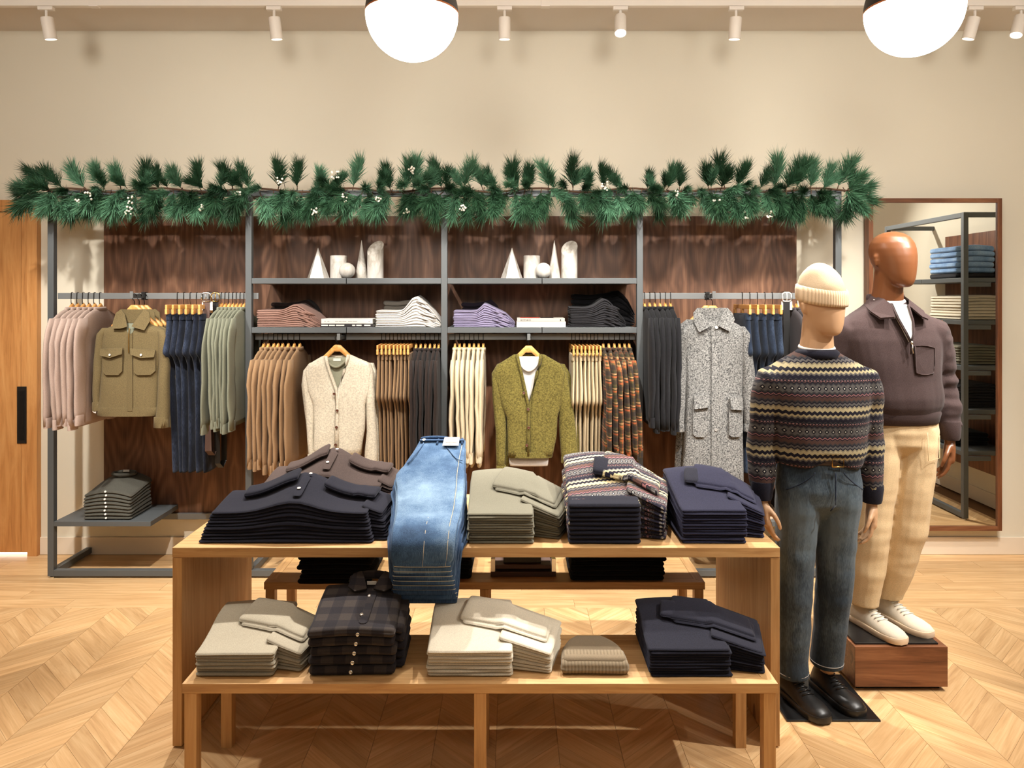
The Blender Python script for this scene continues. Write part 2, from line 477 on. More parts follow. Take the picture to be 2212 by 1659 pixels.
for s in (1, -1):
    o = bpy.data.objects.new('chevron_boards', mesh_of(far[s], 'chevron_boards', M['plank_all'], False)); COL.objects.link(o)
    o.parent = floor; o.location = -WL[floor.name]; o.rotation_euler = (0, 0, s*math.pi/4); o['kind'] = 'stuff'
# straight border boards along the wall
rows = 7; rw = (5.142-BORDER)/rows
for r in range(rows):
    x = LWX+random.uniform(-1.2, 0)
    while x < RWX:
        L = random.uniform(1.0, 1.9); a, b = max(x, LWX), min(x+L, RWX)
        if b-a > 0.03:
            put('border_board', MB().box(a+0.0007, b-0.0007, BORDER+r*rw+0.0007, BORDER+(r+1)*rw-0.0007, -0.012, 0), M['plank'], floor, smooth=False)
        x += L

# door with frame at the far left
DY = 5.12
dl, dr, dt = -4.25, X(61, DY), Z(457, DY)
door = thing('door_1', ((dl+dr)/2, DY, 0), 'oak plank door with a tall dark pull, left of the rack', None, kind='structure')
nb = 6
for i in range(nb):
    a, b = lerp(dl, dr, i/nb), lerp(dl, dr, (i+1)/nb)
    if i == nb-1: a = dr-0.052
    if i == nb-2: b = dr-0.052
    box('door_board', a+0.001, b-0.001, DY+0.004, DY+0.034, 0.022, dt-0.004, M['door'], door)
box('door_casing', dr, X(82, DY), DY-0.012, WALLY, 0, Z(432, DY), M['door'], door)
box('door_casing', dl-0.07, dl, DY-0.012, WALLY, 0, Z(432, DY), M['door'], door)
box('door_head', dl-0.001, dr, DY-0.012, WALLY, dt, Z(432, DY), M['door'], door)
pl = box('door_pull', X(37, DY), X(57, DY), DY-0.003, DY+0.004, Z(958, DY), Z(835, DY), M['dark'], door)
put('pull_recess', MB().box(X(41, DY), X(53, DY), DY-0.0045, DY-0.003, Z(950, DY), Z(843, DY)), M['black'], pl, smooth=False)
box('gap_light', dl, dr-0.002, DY+0.012, DY+0.02, 0.004, 0.02, M['daylight'], door)

# walnut panels behind the racks
PF = 5.105
box('trim_1', X(224, PF), X(1721, PF), PF, 5.142, Z(1113, PF), Z(467, PF), M['walnut'], kind='structure', label='wide flame-figured walnut wall panel behind the rack')
def panel_side():
    t = M['walnut_z']
    box('trim_2', RWX-0.03, RWX-0.001, 3.25, 3.98, 0.28, 2.29, t, kind='structure', label='upright walnut panel on the side wall, seen in the mirror')
panel_side()

# mirror leaning flat on the wall
MY0, MY1 = 5.075, 5.141
mx0, mx1, mz0, mz1 = X(1877, MY0), X(2165, MY0), Z(1147, MY0), Z(428, MY0)
fw = 0.030
mir = thing('wall_mirror', ((mx0+mx1)/2, MY1, mz0), 'tall walnut-framed mirror on the wall behind the two mannequins', 'mirror')
box('mirror_glass', mx0+fw*0.5, mx1-fw*0.5, MY0+0.012, MY0+0.018, mz0+fw*0.5, mz1-fw*0.5, M['mirror'], mir, bevel=0)
box('frame_stile', mx0, mx0+fw, MY0, MY1, mz0, mz1, M['walnut_z'], mir)
box('frame_stile', mx1-fw, mx1, MY0, MY1, mz0, mz1, M['walnut_z'], mir)
box('frame_rail', mx0+fw, mx1-fw, MY0, MY1, mz1-fw, mz1, M['walnut_x'], mir)
box('frame_rail', mx0+fw, mx1-fw, MY0, MY1, mz0, mz0+fw, M['walnut_x'], mir)

# ceiling track with cylindrical heads
TY = 4.63
tr = thing('lamp_track', (0, TY, CEIL-0.036), 'long white ceiling track carrying cylindrical spotlights', 'track')
xx = [-4.9, X(196, TY), X(1170, TY), 3.9]
for a, b in zip(xx, xx[1:]):
    box('track_section', a+0.004, b-0.004, TY-0.018, TY+0.018, CEIL-0.036, CEIL, M['white'], tr)
for a in xx[1:3]:
    box('track_joint', a-0.004, a+0.05, TY-0.02, TY+0.02, CEIL-0.040, CEIL-0.0, M['white'], tr)
def head(px, tilt_x, tilt_y, lit, label):
    x = X(px, TY); z0 = CEIL-0.037
    t = thing('track_spotlight', (x, TY, z0), label, 'spotlight', 'white cylindrical spotlights on the ceiling track')
    box('track_adapter', x-0.045, x+0.045, TY-0.016, TY+0.016, z0-0.022, z0, M['white'], t)
    put('swivel_neck', MB().tube([(x, TY, z0-0.021), (x, TY, z0-0.06)], 0.008, 8), M['white'], t)
    R = Matrix.Rotation(tilt_x, 3, 'X') @ Matrix.Rotation(tilt_y, 3, 'Y')
    c = Vector((x, TY, z0-0.05))
    m = MB(); m.lathe([(0.020, -0.012), (0.034, -0.014), (0.036, -0.020), (0.036, -0.142), (0.033, -0.145), (0.031, -0.135), (0.001, -0.13)], n=20)
    m.v = [R @ p+c for p in m.v]
    can = put('lamp_can', m, M['white'], t, sharp=30)
    m = MB(); m.lathe([(0.0315, -0.1345), (0.030, -0.140), (0.001, -0.141)], n=20); m.v = [R @ p+c for p in m.v]
    put('lamp_lens', m, M['lens'] if lit else M['lens_dim'], can)
head(100, 0.16, -0.10, False, 'white spotlight tilted on the track above the door end')
head(592, 0.14, -0.08, False, 'white spotlight on the track left of the first globe lamp')
head(1090, 0.12, 0.0, False, 'white spotlight on the track just right of the first globe lamp')
head(1340, -0.42, 0.05, True, 'white spotlight with its bright lens facing the viewer')
head(1590, 0.12, 0.04, False, 'white spotlight hanging straight, left of the second globe lamp')
head(2106, 0.16, 0.20, False, 'white spotlight half hidden behind the second globe lamp')
head(2206, -0.2, 0.35, False, 'white spotlight at the far right end, cut by the picture edge')

# pendant globes: dark upper shell, lit opal lower half
def globe(px, py, Y, r, label):
    x, z = X(px, Y), Z(py, Y)
    t = thing('globe_pendant', (x, Y, z-r), label, 'pendant lamp', 'half-dark globe pendants over the table')
    n = 16
    low = [(r*math.sin(a), -r*math.cos(a)) for a in [math.pi/2*i/n for i in range(n+1)]]
    low[0] = (0.0015, -r)
    put('opal_shade', MB().lathe([(a, b) for a, b in low]+[(r*0.97, 0.001)], (x, Y, z), 48), M['globe'], t)
    up = [(r*1.004*math.cos(a), r*1.004*math.sin(a)+0.004) for a in [math.pi/2*i/n for i in range(n+1)]]
    up[-1] = (0.0015, r*1.004)
    put('upper_shell', MB().lathe([(r*0.96, 0.004)]+up, (x, Y, z), 48), M['dark'], t)
    put('copper_band', MB().lathe([(r*0.985, -0.003), (r*1.012, -0.003), (r*1.012, 0.005), (r*0.985, 0.005)], (x, Y, z), 48), M['copper'], t, sharp=30)
    put('stem', MB().tube([(x, Y, z+r), (x, Y, CEIL-0.02)], 0.009, 10), M['dark'], t)
    put('ceiling_rose', MB().lathe([(0.06, -0.03), (0.06, -0.001), (0.002, -0.0008)], (x, Y, CEIL), 24), M['dark'], t, sharp=30)
globe(890, 31, 3.3, 0.200, 'lit globe pendant with dark cap, above the denim stack')
globe(1974, 20, 3.3, 0.200, 'lit globe pendant with dark cap, above the mannequins')

# ------------------------------------------------------------------ the clothes rack
RF = 4.71                       # front face of the posts
PW = 0.038
RB = 5.10
posts = [X(109, RF), X(536.5, RF), X(959.5, RF), X(1382.5, RF), X(1811.5, RF)]
rack = thing('clothes_rack', (0, RF+0.2, 0), 'grey steel four-bay clothes rack with shelves along the walnut wall', 'clothes rack')
ZT = 2.408
for x in posts:
    box('post', x-PW/2, x+PW/2, RF, RF+PW, 0.012, ZT, M['metal'], rack)
    m = MB(); m.lathe([(0.018, 0.0), (0.018, 0.006), (0.006, 0.007), (0.006, 0.0121)], (x, RF+PW/2, 0), 12)
    put('levelling_foot', m, M['chrome'], rack, sharp=30)
    box('wall_arm', x-PW/2, x+PW/2, RF+PW, 5.104 if abs(x) < 2 else WALLY-0.001, ZT-PW, ZT, M['metal'], rack)
    box('floor_arm', x-PW/2, x+PW/2, RF+PW, 5.14, 0.012, 0.012+PW, M['metal'], rack)
for a, b in zip(posts, posts[1:]):
    box('top_bar', a+PW/2, b-PW/2, RF, RF+PW, ZT-PW, ZT, M['metal'], rack)
    box('floor_bar', a+PW/2, b-PW/2, RF, RF+PW, 0.012, 0.012+PW, M['metal'], rack)
RY = RF+0.030                   # middle of the hanging rails
ZE, ZM = Z(639.5, RF), Z(729, RF)
rail_t = 0.007
RYM = RF+0.075
def hang_rail(a, b, z, y): return box('hanging_rail', a, b, y-rail_t, y+rail_t, z-0.019, z+0.019, M['metal_lt'], rack)
hang_rail(posts[0]+PW/2, X(553, RF), ZE, RY+0.02); hang_rail(posts[3]+PW/2, X(1735, RF), ZE, RY)
hang_rail(posts[1]+PW/2, posts[2]-PW/2, ZM, RYM); hang_rail(posts[2]+PW/2, posts[3]-PW/2, ZM, RYM)
FACE = {}
for key, px, z, y in (('jacket', 290, ZE, RY+0.02), ('cream', 734, ZM, RYM), ('green', 1142, ZM, RYM), ('coat', 1539, ZE, RY)):
    x = X(px, y-0.13)
    fo = box('face_out_arm', x-0.006, x+0.006, y-0.16, y-rail_t, z-0.012, z+0.012, M['metal'], rack)
    put('arm_end_stop', MB().box(x-0.010, x+0.010, y-0.166, y-0.16, z-0.012, z+0.028), M['metal_lt'], fo, smooth=False, bevel=0.001)
    box('arm_bracket', x-0.012, x+0.012, y-0.02, y+0.016, z-0.024, z+0.026, M['dark'], rack)
    FACE[key] = (x, y-0.13, z)
ZS1, ZS2 = Z(601, RF), Z(707.5, RF)
for i in (1, 2):
    a, b = posts[i]+PW/2+0.001, posts[i+1]-PW/2-0.001; mid = (a+b)/2
    for z in (ZS1, ZS2):
        for l, r in ((a, mid-0.002), (mid+0.002, b)):
            sh = put('shelf', MB().box(l, r, RF+0.002, RB, z-0.034, z), M['metal'], rack, smooth=False, bevel=0.0012)
for sgn, (l, r) in ((0, (posts[0]+PW/2, X(325, RF))), (1, (X(1592, RF), posts[4]-PW/2))):
    zt = Z(1127, RF)
    put('low_shelf', MB().box(l, r, RF+0.002, RB, zt-0.030, zt), M['metal'], rack, smooth=False, bevel=0.0012)
    box('low_wall_rail', posts[0] if sgn == 0 else posts[3], posts[1] if sgn == 0 else posts[4], RB-0.02, RB+0.004, zt-0.095, zt-0.055, M['metal_lt'], rack)
ZLOW = Z(1127, RF)

# second rack, on the side wall, seen in the mirror
r2 = thing('clothes_rack', (3.75, 3.6, 0), 'grey steel shelf rack on the side wall, seen reflected in the mirror', 'clothes rack')
X2 = 3.55
for y in (3.0, 4.22):
    box('post', X2-PW/2, X2+PW/2, y-PW/2, y+PW/2, 0.012, 2.408, M['metal'], r2)
    box('wall_arm', X2+PW/2, RWX-0.001, y-PW/2, y+PW/2, 2.37, 2.408, M['metal'], r2)
    put('levelling_foot', MB().lathe([(0.018, 0.0), (0.018, 0.006), (0.006, 0.007), (0.006, 0.0121)], (X2, y, 0), 12), M['chrome'], r2, sharp=30)
box('top_bar', X2-PW/2, X2+PW/2, 3.0+PW/2, 4.22-PW/2, 2.37, 2.408, M['metal'], r2)
box('floor_bar', X2-PW/2, X2+PW/2, 3.0+PW/2, 4.22-PW/2, 0.012, 0.05, M['metal'], r2)
R2Z = [1.895, 1.56, 1.20, 0.855, 0.53]
for z in R2Z:
    for a, b in ((3.02, 3.608), (3.612, 4.2)):
        box('shelf', X2-0.01, RWX-0.032, a, b, z-0.034, z, M['metal'], r2)
    box('shelf_arm', X2+PW/2, X2+0.2, 4.202, 4.232, z-0.07, z-0.036, M['metal'], r2)

# ------------------------------------------------------------------ oak table and its two benches
tx0, tx1, ty0, ty1 = X(372, 2.94), X(1685, 2.94), 2.94, 3.735
tz = Z(1183, 2.94)
table = thing('display_table', ((tx0+tx1)/2, (ty0+ty1)/2, 0), 'long oak display table with solid panel ends, piled with sweaters', 'table')
box('table_top', tx0, tx1, ty0, ty1, tz-0.038, tz, M['oak'], table)
for a, b in ((tx0, tx0+0.036), (tx1-0.036, tx1)):
    box('end_panel', a, b, ty0+0.002, ty1-0.002, 0.006, tz-0.040, M['oak_z'], table)
    for y in (ty0+0.06, ty1-0.06):
        put('glide', MB().lathe([(0.012, 0), (0.012, 0.0062)], ((a+b)/2, y, 0), 10), M['dark'], table)
def bench(x0, x1, y0, y1, z, label):
    t = thing('display_bench', ((x0+x1)/2, (y0+y1)/2, 0), label, 'bench', 'low oak benches tucked against the table')
    e = 0.045
    # mitred frame round a board top
    def q(pts): 
        m = MB(); n = len(pts)
        return m.add([(x, y, z-0.034) for x, y in pts]+[(x, y, z) for x, y in pts], [tuple(range(n))[::-1], tuple(range(n, 2*n))]+[(i, (i+1) % n, n+(i+1) % n, n+i) for i in range(n)])
    for name, pts, mt in (('frame_rail', [(x0,y0),(x1,y0),(x1-e,y0+e),(x0+e,y0+e)], 'oak'), ('frame_rail', [(x0+e,y1-e),(x1-e,y1-e),(x1,y1),(x0,y1)], 'oak'),
                      ('frame_stile', [(x0,y0),(x0+e,y0+e),(x0+e,y1-e),(x0,y1)], 'oak_y'), ('frame_stile', [(x1-e,y0+e),(x1,y0),(x1,y1),(x1-e,y1-e)], 'oak_y')):
        put(name, q(pts), M[mt], t, smooth=False, bevel=0.0012)
    w = (y1-y0-2*e)/3
    for i in range(3):
        box('top_board', x0+e+0.0006, x1-e-0.0006, y0+e+i*w+0.0005, y0+e+(i+1)*w-0.0005, z-0.032, z-0.0008, M['oak'], t, bevel=0.0008)
    lw = 0.042
    for x in (x0+0.006, (x0+x1)/2-lw/2, x1-0.006-lw):
        for y in (y0+0.004, y1-0.004-lw):
            box('leg', x, x+lw, y, y+lw, 0.0, z-0.036, M['oak_z'], t)
    return t
BZ = 0.42
BX0, BX1 = X(393, 2.606), X(1681, 2.606)
bench(BX0, BX1, 2.606, 2.985, BZ, 'low oak bench in front of the table, holding five folded piles and a beanie')
bench(X(570, 3.53), X(1523, 3.53), 3.53, 3.91, BZ, 'low oak bench half hidden behind the table, with black piles')
# ------------------------------------------------------------------ folded clothes
def edges(L, r, n):
    r = min(r, L*0.3)
    a = [0, 0.12*r, 0.45*r, r]
    mid = [r+(L-2*r)*i/n for i in range(1, n)]
    return a+mid+[L-q for q in reversed(a)]
def slab(ox, oy, w, d, rot, zfun, tfun, nu=8, nv=6, r=0.012, shape=None, jit=0.003, seed=0.0):
    """soft folded cloth: zfun(u,v) underside, tfun(u,v) thickness, rounded all round"""
    us, vs = edges(w, r, nu), edges(d, r, nv)
    ca, sa = math.cos(rot), math.sin(rot)
    top, bot = [], []
    for v_ in vs:
        for u_ in us:
            u, v = u_/w, v_/d
            eu = min(1.0, min(u_, w-u_)/min(r, w*0.3)); ev = min(1.0, min(v_, d-v_)/min(r, d*0.3))
            e = math.sqrt(max(0, 1-(1-eu)**2))*math.sqrt(max(0, 1-(1-ev)**2))
            k = shape(v) if shape else 1.0
            x = (u-0.5)*w*k+0.5*w; y = v_
            q = noise.noise(Vector((x*9+seed, y*9, seed*1.3)))*jit; q2 = noise.noise(Vector((x*7-seed, y*7, seed*2.1)))*jit
            # pull the corners in a little so they are round in plan
            cu, cv = 1-eu, 1-ev
            x += (0.35*r*cu*cv)*(1 if u < 0.5 else -1); y += (0.35*r*cu*cv)*(1 if v < 0.5 else -1)
            P = (ox+(x+q)*ca-(y+q2)*sa, oy+(x+q)*sa+(y+q2)*ca)
            z0, t = zfun(u, v), tfun(u, v)
            m = z0+t/2
            top.append(Vector((P[0], P[1], m+t/2*e))); bot.append(Vector((P[0], P[1], m-t/2*e)))
    A, B = len(us), len(vs); f = []
    N = A*B
    for j in range(B-1):
        for i in range(A-1):
            a, b, c, dd = j*A+i, j*A+i+1, (j+1)*A+i+1, (j+1)*A+i
            f.append((a, b, c, dd)); f.append((N+a, N+dd, N+c, N+b))
    m = MB(); m.add(top+bot, f)
    # seam the rim
    rim = [j for j in range(A)]+[j*A+A-1 for j in range(1, B)]+[(B-1)*A+i for i in range(A-2, -1, -1)]+[j*A for j in range(B-2, 0, -1)]
    n = len(m.v)
    m.f += [(rim[k], N+rim[k], N+rim[(k+1) % len(rim)], rim[(k+1) % len(rim)]) for k in range(len(rim))]
    return m

def place_word(i, n):
    if i == n-1: return 'topmost'
    if i == 0: return 'lowest'
    if i == n-2: return 'second from the top'
    if i <= (n-1)//2: return ORD[i]+' from the bottom'
    return ORD[n-1-i]+' from the top'

class Pile:
    """n folded pieces one on another; each piece has a body and perhaps further folds"""
    def __init__(s, base, n, t): s.base, s.n, s.t, s.blocks = base, n, t, []
    def block(s, ox, oy, w, d, rot, g, **k): s.blocks.append((ox, oy, w, d, rot, g, k)); return s
    def top(s, x, y):
        best = s.base
        for ox, oy, w, d, rot, g, k in s.blocks:
            ca, sa = math.cos(-rot), math.sin(-rot)
            lx, ly = (x-ox)*ca-(y-oy)*sa, (x-ox)*sa+(y-oy)*ca
            u, v = lx/w, ly/d
            if -0.05 < u < 1.05 and -0.05 < v < 1.05:
                best = max(best, s.base+s.n*s.t*g(max(0, min(1, u)), max(0, min(1, v))))
        return best
    def build(s, name, mat, noun, where, cat, group, part='sleeve', jig=0.006, shrink=0.0, seed=1.0):
        out = []
        for i in range(s.n):
            root = None
            dx, dy = random.uniform(-jig, jig), random.uniform(-jig*0.6, jig)
            for bi, (ox, oy, w, d, rot, g, k) in enumerate(s.blocks):
                z0 = lambda u, v, g=g, i=i: s.base+i*s.t*g(u, v)+0.0004
                tt = lambda u, v, g=g: s.t*g(u, v)*0.95
                q = shrink*i
                m = slab(ox+dx+q*0.5, oy+dy+q*0.7, w-q, d-q*0.7, rot, z0, tt, nu=k.get('nu', 8), nv=k.get('nv', 4 if i < s.n-1 else 7), r=min(0.014, s.t*0.8), seed=seed+i*3.1+bi, jit=0.004)
                o = put(name if bi == 0 else part, m, mat if not isinstance(mat, (list, tuple)) else mat[i % len(mat)], root, sharp=None)
                if bi == 0:
                    root = o
                    tag(o, '%s, %s of %s' % (noun, place_word(i, s.n), where), cat, group)
            out.append(root)
        return out

def over(P, ox, oy, w, d, rot, t, name, mat, parent, seed=0, lift=0.0015, nu=10, nv=5, r=0.012, shape=None):
    """a loose fold lying on a pile, following its top"""
    ca, sa = math.cos(rot), math.sin(rot)
    def zf(u, v):
        x, y = u*w, v*d
        return P.top(ox+x*ca-y*sa, oy+x*sa+y*ca)+lift
    return put(name, slab(ox, oy, w, d, rot, zf, lambda u, v: t, nu, nv, r, seed=seed, shape=shape), mat, parent, sharp=None)

C = dict(
    cream=cloth('cream_knit', (222, 211, 190)), ltgrey=cloth('stone_knit', (176, 166, 146)),
    sage=cloth('grey_green_knit', (126, 122, 106)), navy=cloth('navy_knit', (45, 45, 66), dark=(28, 28, 44)),
    ink=cloth('dark_navy_knit', (36, 36, 49), dark=(22, 22, 31)), black=cloth('black_cloth', (24, 23, 26), dark=(14, 14, 16)),
    umber=cloth('umber_knit', (78, 65, 61), dark=(56, 45, 42)), greypolo=cloth('grey_marl_knit', (88, 86, 78), var=0.12),
    mauve=cloth('mauve_brown_twill', (150, 116, 104)), white=cloth('white_twill', (206, 200, 193)), lilac=cloth('lilac_twill', (138, 130, 158)),
    char=cloth('charcoal_twill', (46, 45, 48), dark=(30, 29, 32)), pgrey=cloth('pale_grey_twill', (150, 142, 132)),
    plum=cloth('dark_plum_twill', (44, 36, 46)), coffee=cloth('dark_brown_twill', (40, 28, 26)),
    beanie=cloth('taupe_rib', (132, 116, 94)),
)
def rib(name, col, dark, per, axis=0):
    t = NT(name); v = t.obj(); xyz = t.xyz(v)
    w = t.math('PINGPONG', t.math('DIVIDE', xyz[axis], per), 0.5)
    n1 = t.noise(v, 300, 2, 0.6)
    f = t.math('ADD', t.math('MULTIPLY', w, 1.0), t.math('MULTIPLY', n1, 0.5))
    c = t.ramp(f, [(0.2, lin(*dark)), (0.6, lin(*col))]); t.bump(w, 0.6, 0.004)
    return t.fin(c, 0.95, spec=0.1, sheen=0.2)
C['beanie_rib'] = rib('taupe_rib_cuff', (140, 124, 101), (116, 102, 82), 0.012)

def button(name, p, r, mat, parent, nrm=(0, -1, 0.5)):
    nrm = Vector(nrm).normalized(); q = Vector((0, 0, 1)).rotation_difference(nrm)
    m = MB(); m.lathe([(r*0.6, -0.001), (r, 0.0), (r, 0.0018), (r*0.72, 0.0026), (r*0.5, 0.0016), (0.0008, 0.0016)], n=12)
    m.v = [q @ v+Vector(p) for v in m.v]
    return put(name, m, mat, parent, sharp=40)

def knit_pile(pxl, pxm, pxr, Yf, base, n, hf, hb, d, mat, name, noun, where, group, sl_rot=-0.22, sl_back=0.06, flap=True, seed=1.0, cuff=None, flapw=0.25, jig=0.005, topmat=None):
    x0, x1, x2 = X(pxl, Yf), X(pxm, Yf), X(pxr, Yf+0.12)
    t = hf/n; k = hb/hf-1
    P = Pile(base, n, t)
    P.block(x0, Yf, x1-x0, d, 0.0, lambda u, v: 1+k*sm(v*1.05)+0.10*math.sin(math.pi*u)*v)
    sw = (x2-x1)+0.055
    P.block(x1-0.050, Yf+sl_back, sw, d-sl_back-0.01, sl_rot, lambda u, v: (1+k*0.75*(0.4+0.6*v))*(1.12-0.42*u)*0.94)
    objs = P.build(name, mat, noun, where, 'sweater', group, seed=seed, jig=jig)
    if flap:
        top = objs[-1]
        fx = x0+(x1-x0)*0.34
        fl = (x2-fx)*0.99
        over(P, fx, Yf+d*0.50, fl, d*0.44, sl_rot*0.95, 0.017, 'sleeve', mat, top, seed+5, shape=lambda v: 1.0-0.06*v)
        over(P, fx+0.012, Yf+d*0.46, fl*0.96, d*0.42, sl_rot*1.0, 0.009, 'sleeve', mat, top, seed+7, lift=0.0008)
        if cuff: over(P, fx-0.030, Yf+d*0.53, 0.06, d*0.30, sl_rot*0.95, 0.016, 'cuff', cuff, top, seed+6, lift=0.004)
    return P, objs
TB = tz+0.0005; BB = BZ+0.0005
knit_pile(421, 592, 664, 2.655, BB, 7, 0.082, 0.145, 0.30, C['ltgrey'], 'folded_sweater', 'stone-grey folded sweater', 'the pile beside the plaid shirts', 'stone-grey sweaters on the front bench', seed=2)
knit_pile(921, 1106, 1186, 2.655, BB, 8, 0.090, 0.148, 0.31, C['cream'], 'folded_sweater', 'cream folded sweater', 'the pile left of the beanie', 'cream sweaters on the front bench', seed=9, flapw=0.27)
knit_pile(1404, 1580, 1632, 2.65, BB, 10, 0.096, 0.150, 0.31, C['ink'], 'folded_sweater', 'dark navy folded sweater', 'the pile right of the beanie', 'dark navy sweaters on the front bench', seed=17, flapw=0.26, cuff=C['ink'])
knit_pile(1010, 1152, 1206, 2.985, TB, 12, 0.118, 0.200, 0.38, C['sage'], 'folded_sweater', 'grey-green folded sweater', 'the pile beside the draped jeans', 'grey-green sweaters on the table', seed=25, sl_rot=-0.30, sl_back=0.10, flapw=0.22)
fi_top = fairisle('patterned_knit_folded', 0.03, 0.15, up=(0.16, -1, 0), across=(1, 0.1, 0), gain=1.25)
def fairisle_pile():
    P, objs = knit_pile(1229, 1384, 1428, 2.985, TB, 9, 0.158, 0.272, 0.39, fi_top, 'folded_sweater', 'patterned folded sweater', 'the tall pile on the table', 'patterned sweaters on the table', seed=33, sl_rot=-0.26, sl_back=0.08, flap=False)
    for i, o in enumerate(objs):
        x0, x1 = X(1229, 2.985), X(1384, 2.985)
        t = 0.158/9; k = 0.272/0.158-1
        # navy rib hem along the front edge of every piece
        g = lambda u, v: 1+k*sm(v*0.20*1.05)+0.10*math.sin(math.pi*u)*v*0.2
        m = slab(x0-0.002, 2.977, x1-x0+0.004, 0.085, 0, lambda u, v: TB+i*t*g(u, v)-0.0004, lambda u, v: t*g(u, v)*1.015, 8, 3, 0.012, seed=i)
        put('rib_hem', m, C['ink'], o, sharp=None)
    top = objs[-1]
    over(P, X(1300, 3.1), 3.16, 0.24, 0.15, -0.26, 0.026, 'sleeve', fi_top, top, 3)
    over(P, X(1283, 3.1), 3.165, 0.07, 0.10, -0.20, 0.024, 'cuff', C['ink'], top, 4, lift=0.004)
fairisle_pile()
knit_pile(1473, 1614, 1640, 2.985, TB, 12, 0.132, 0.205, 0.40, C['navy'], 'folded_sweater', 'navy folded sweater', 'the pile nearest the mannequins', 'navy sweaters on the table', seed=41, sl_rot=-0.24, sl_back=0.10, flapw=0.22, cuff=C['ink'])

# knitted polos, wide folded, in two piles at the left end of the table
def polo_pile(pxl, pxr, Yf, n, h, d, mat, noun, where, group, seed, skew=0.0):
    x0, x1 = X(pxl, Yf), X(pxr, Yf); w = x1-x0; t = h/n
    P = Pile(TB, n, t)
    g = lambda u, v: 0.70+0.50*math.exp(-((u-0.52)/0.20)**2)*(0.55+0.45*v)+0.16*sm(v)
    P.block(x0, Yf, w*0.93, d, 0, g, nu=14)
    P.block(x0+w*0.80, Yf+0.05, w*0.20, d-0.05, -0.10, lambda u, v: 0.80-0.18*u+0.1*v)
    objs = P.build('folded_polo', mat, noun, where, 'sweater', group, seed=seed, shrink=0.007, jig=0.005)
    top = objs[-1]
    sh = 0.007*n
    over(P, x0+w*0.12+sh/2, Yf+d*0.55, w*0.30, d*0.36, 0.10, 0.022, 'sleeve', mat, top, seed+1)
    over(P, x0+w*0.56+sh/2, Yf+d*0.62, w*0.30, d*0.36, -0.10, 0.022, 'sleeve', mat, top, seed+2)
    bx, by = x0+w*0.50, Yf+d*0.42
    pl_ = over(P, bx-0.018, by-0.055, 0.036, 0.17, 0.0, 0.0025, 'placket', mat, top, seed+3, lift=0.0005)
    zf = P.top(bx, by)
    button('pearl_button', (bx-0.004, by, zf+0.006), 0.0075, M['pearl'], top, (0, -0.35, 1))
    button('pearl_button', (bx+0.01, by+0.13, P.top(bx, by+0.13)+0.006), 0.0075, M['pearl'], top, (0, -0.2, 1))
polo_pile(425, 832, 2.985, 10, 0.160, 0.30, C['ink'], 'dark navy folded knit polo', 'the pile at the table corner', 'dark navy polos on the table', 51)
polo_pile(536, 852, 3.34, 10, 0.185, 0.31, C['umber'], 'umber folded knit polo', 'the pile behind the navy polos', 'umber polos on the table', 61)

# plaid overshirts on the front bench
plaid_dk = plaid('dark_check_flannel', (66, 58, 54), [(0.25, 0.5, (26, 24, 33))], 0.086, (1, 0, 0), zax=(0, 0.9, 1.0))
def plaid_pile():
    Yf = 2.652; x0, x1 = X(664, Yf), X(852, Yf); n = 5; t = 0.160/n
    P = Pile(BB, n, t)
    P.block(x0, Yf, x1-x0, 0.31, 0.03, lambda u, v: 1+0.30*sm(v)+0.06*math.sin(math.pi*u))
    P.block(x1-0.05, Yf+0.06, 0.075, 0.22, 0.02, lambda u, v: 1.0+0.2*v-0.1*u)
    objs = P.build('folded_overshirt', plaid_dk, 'dark checked flannel overshirt', 'the pile on the front bench', 'shirt', 'checked overshirts on the front bench', seed=71, jig=0.005)
    for i, o in enumerate(objs):
        c = x0+(x1-x0)*(0.50+0.02*i)
        button('snap_button', (c, Yf-0.004, BB+(i+0.55)*t*1.03), 0.0065, M['chrome'], o, (0, -1, 0.3))
    top = objs[-1]
    c = x0+(x1-x0)*0.58
    for v in (0.09, 0.2):
        button('snap_button', (c-0.01+v*0.06, Yf+v, P.top(c, Yf+v)+0.002), 0.0065, M['chrome'], top, (0, -0.5, 1))
    over(P, c-0.006, Yf+0.035, 0.03, 0.20, -0.02, 0.0025, 'placket', plaid_dk, top, 3, lift=0.0005)
    # collar: two pointed wings and a stand
    zc = P.top(c, Yf+0.27)
    for s in (-1, 1):
        m = MB(); pts = []
        prof = [(0.012, 0.235, 0.012), (0.055, 0.215, 0.010), (0.085, 0.235, 0.020), (0.075, 0.285, 0.050), (0.045, 0.300, 0.056), (0.030, 0.275, 0.040)]
        lo = [Vector((c+s*x, Yf+y, zc-0.012+z)) for x, y, z in prof]; hi = [p+Vector((0, -0.004, 0.006)) for p in lo]
        n_ = len(lo); order = range(n_)
        m.add(lo+hi, [tuple(range(n_)), tuple(range(n_, 2*n_))]+[(i, (i+1) % n_, n_+(i+1) % n_, n_+i) for i in range(n_)])
        put('collar_wing', m, plaid_dk, top, smooth=False)
    m = MB().tube([(c+0.075*math.cos(a), Yf+0.275+0.03*math.sin(a), zc+0.020+0.012*math.sin(a)) for a in [math.pi*(-0.05+1.1*i/10) for i in range(11)]], 0.017, 8, 1.0)
    put('collar_stand', m, plaid_dk, top, sharp=None)
    put('neck_label', MB().box(c-0.018, c+0.018, Yf+0.262, Yf+0.266, zc+0.008, zc+0.020), M['paper'], top, smooth=False)
plaid_pile()

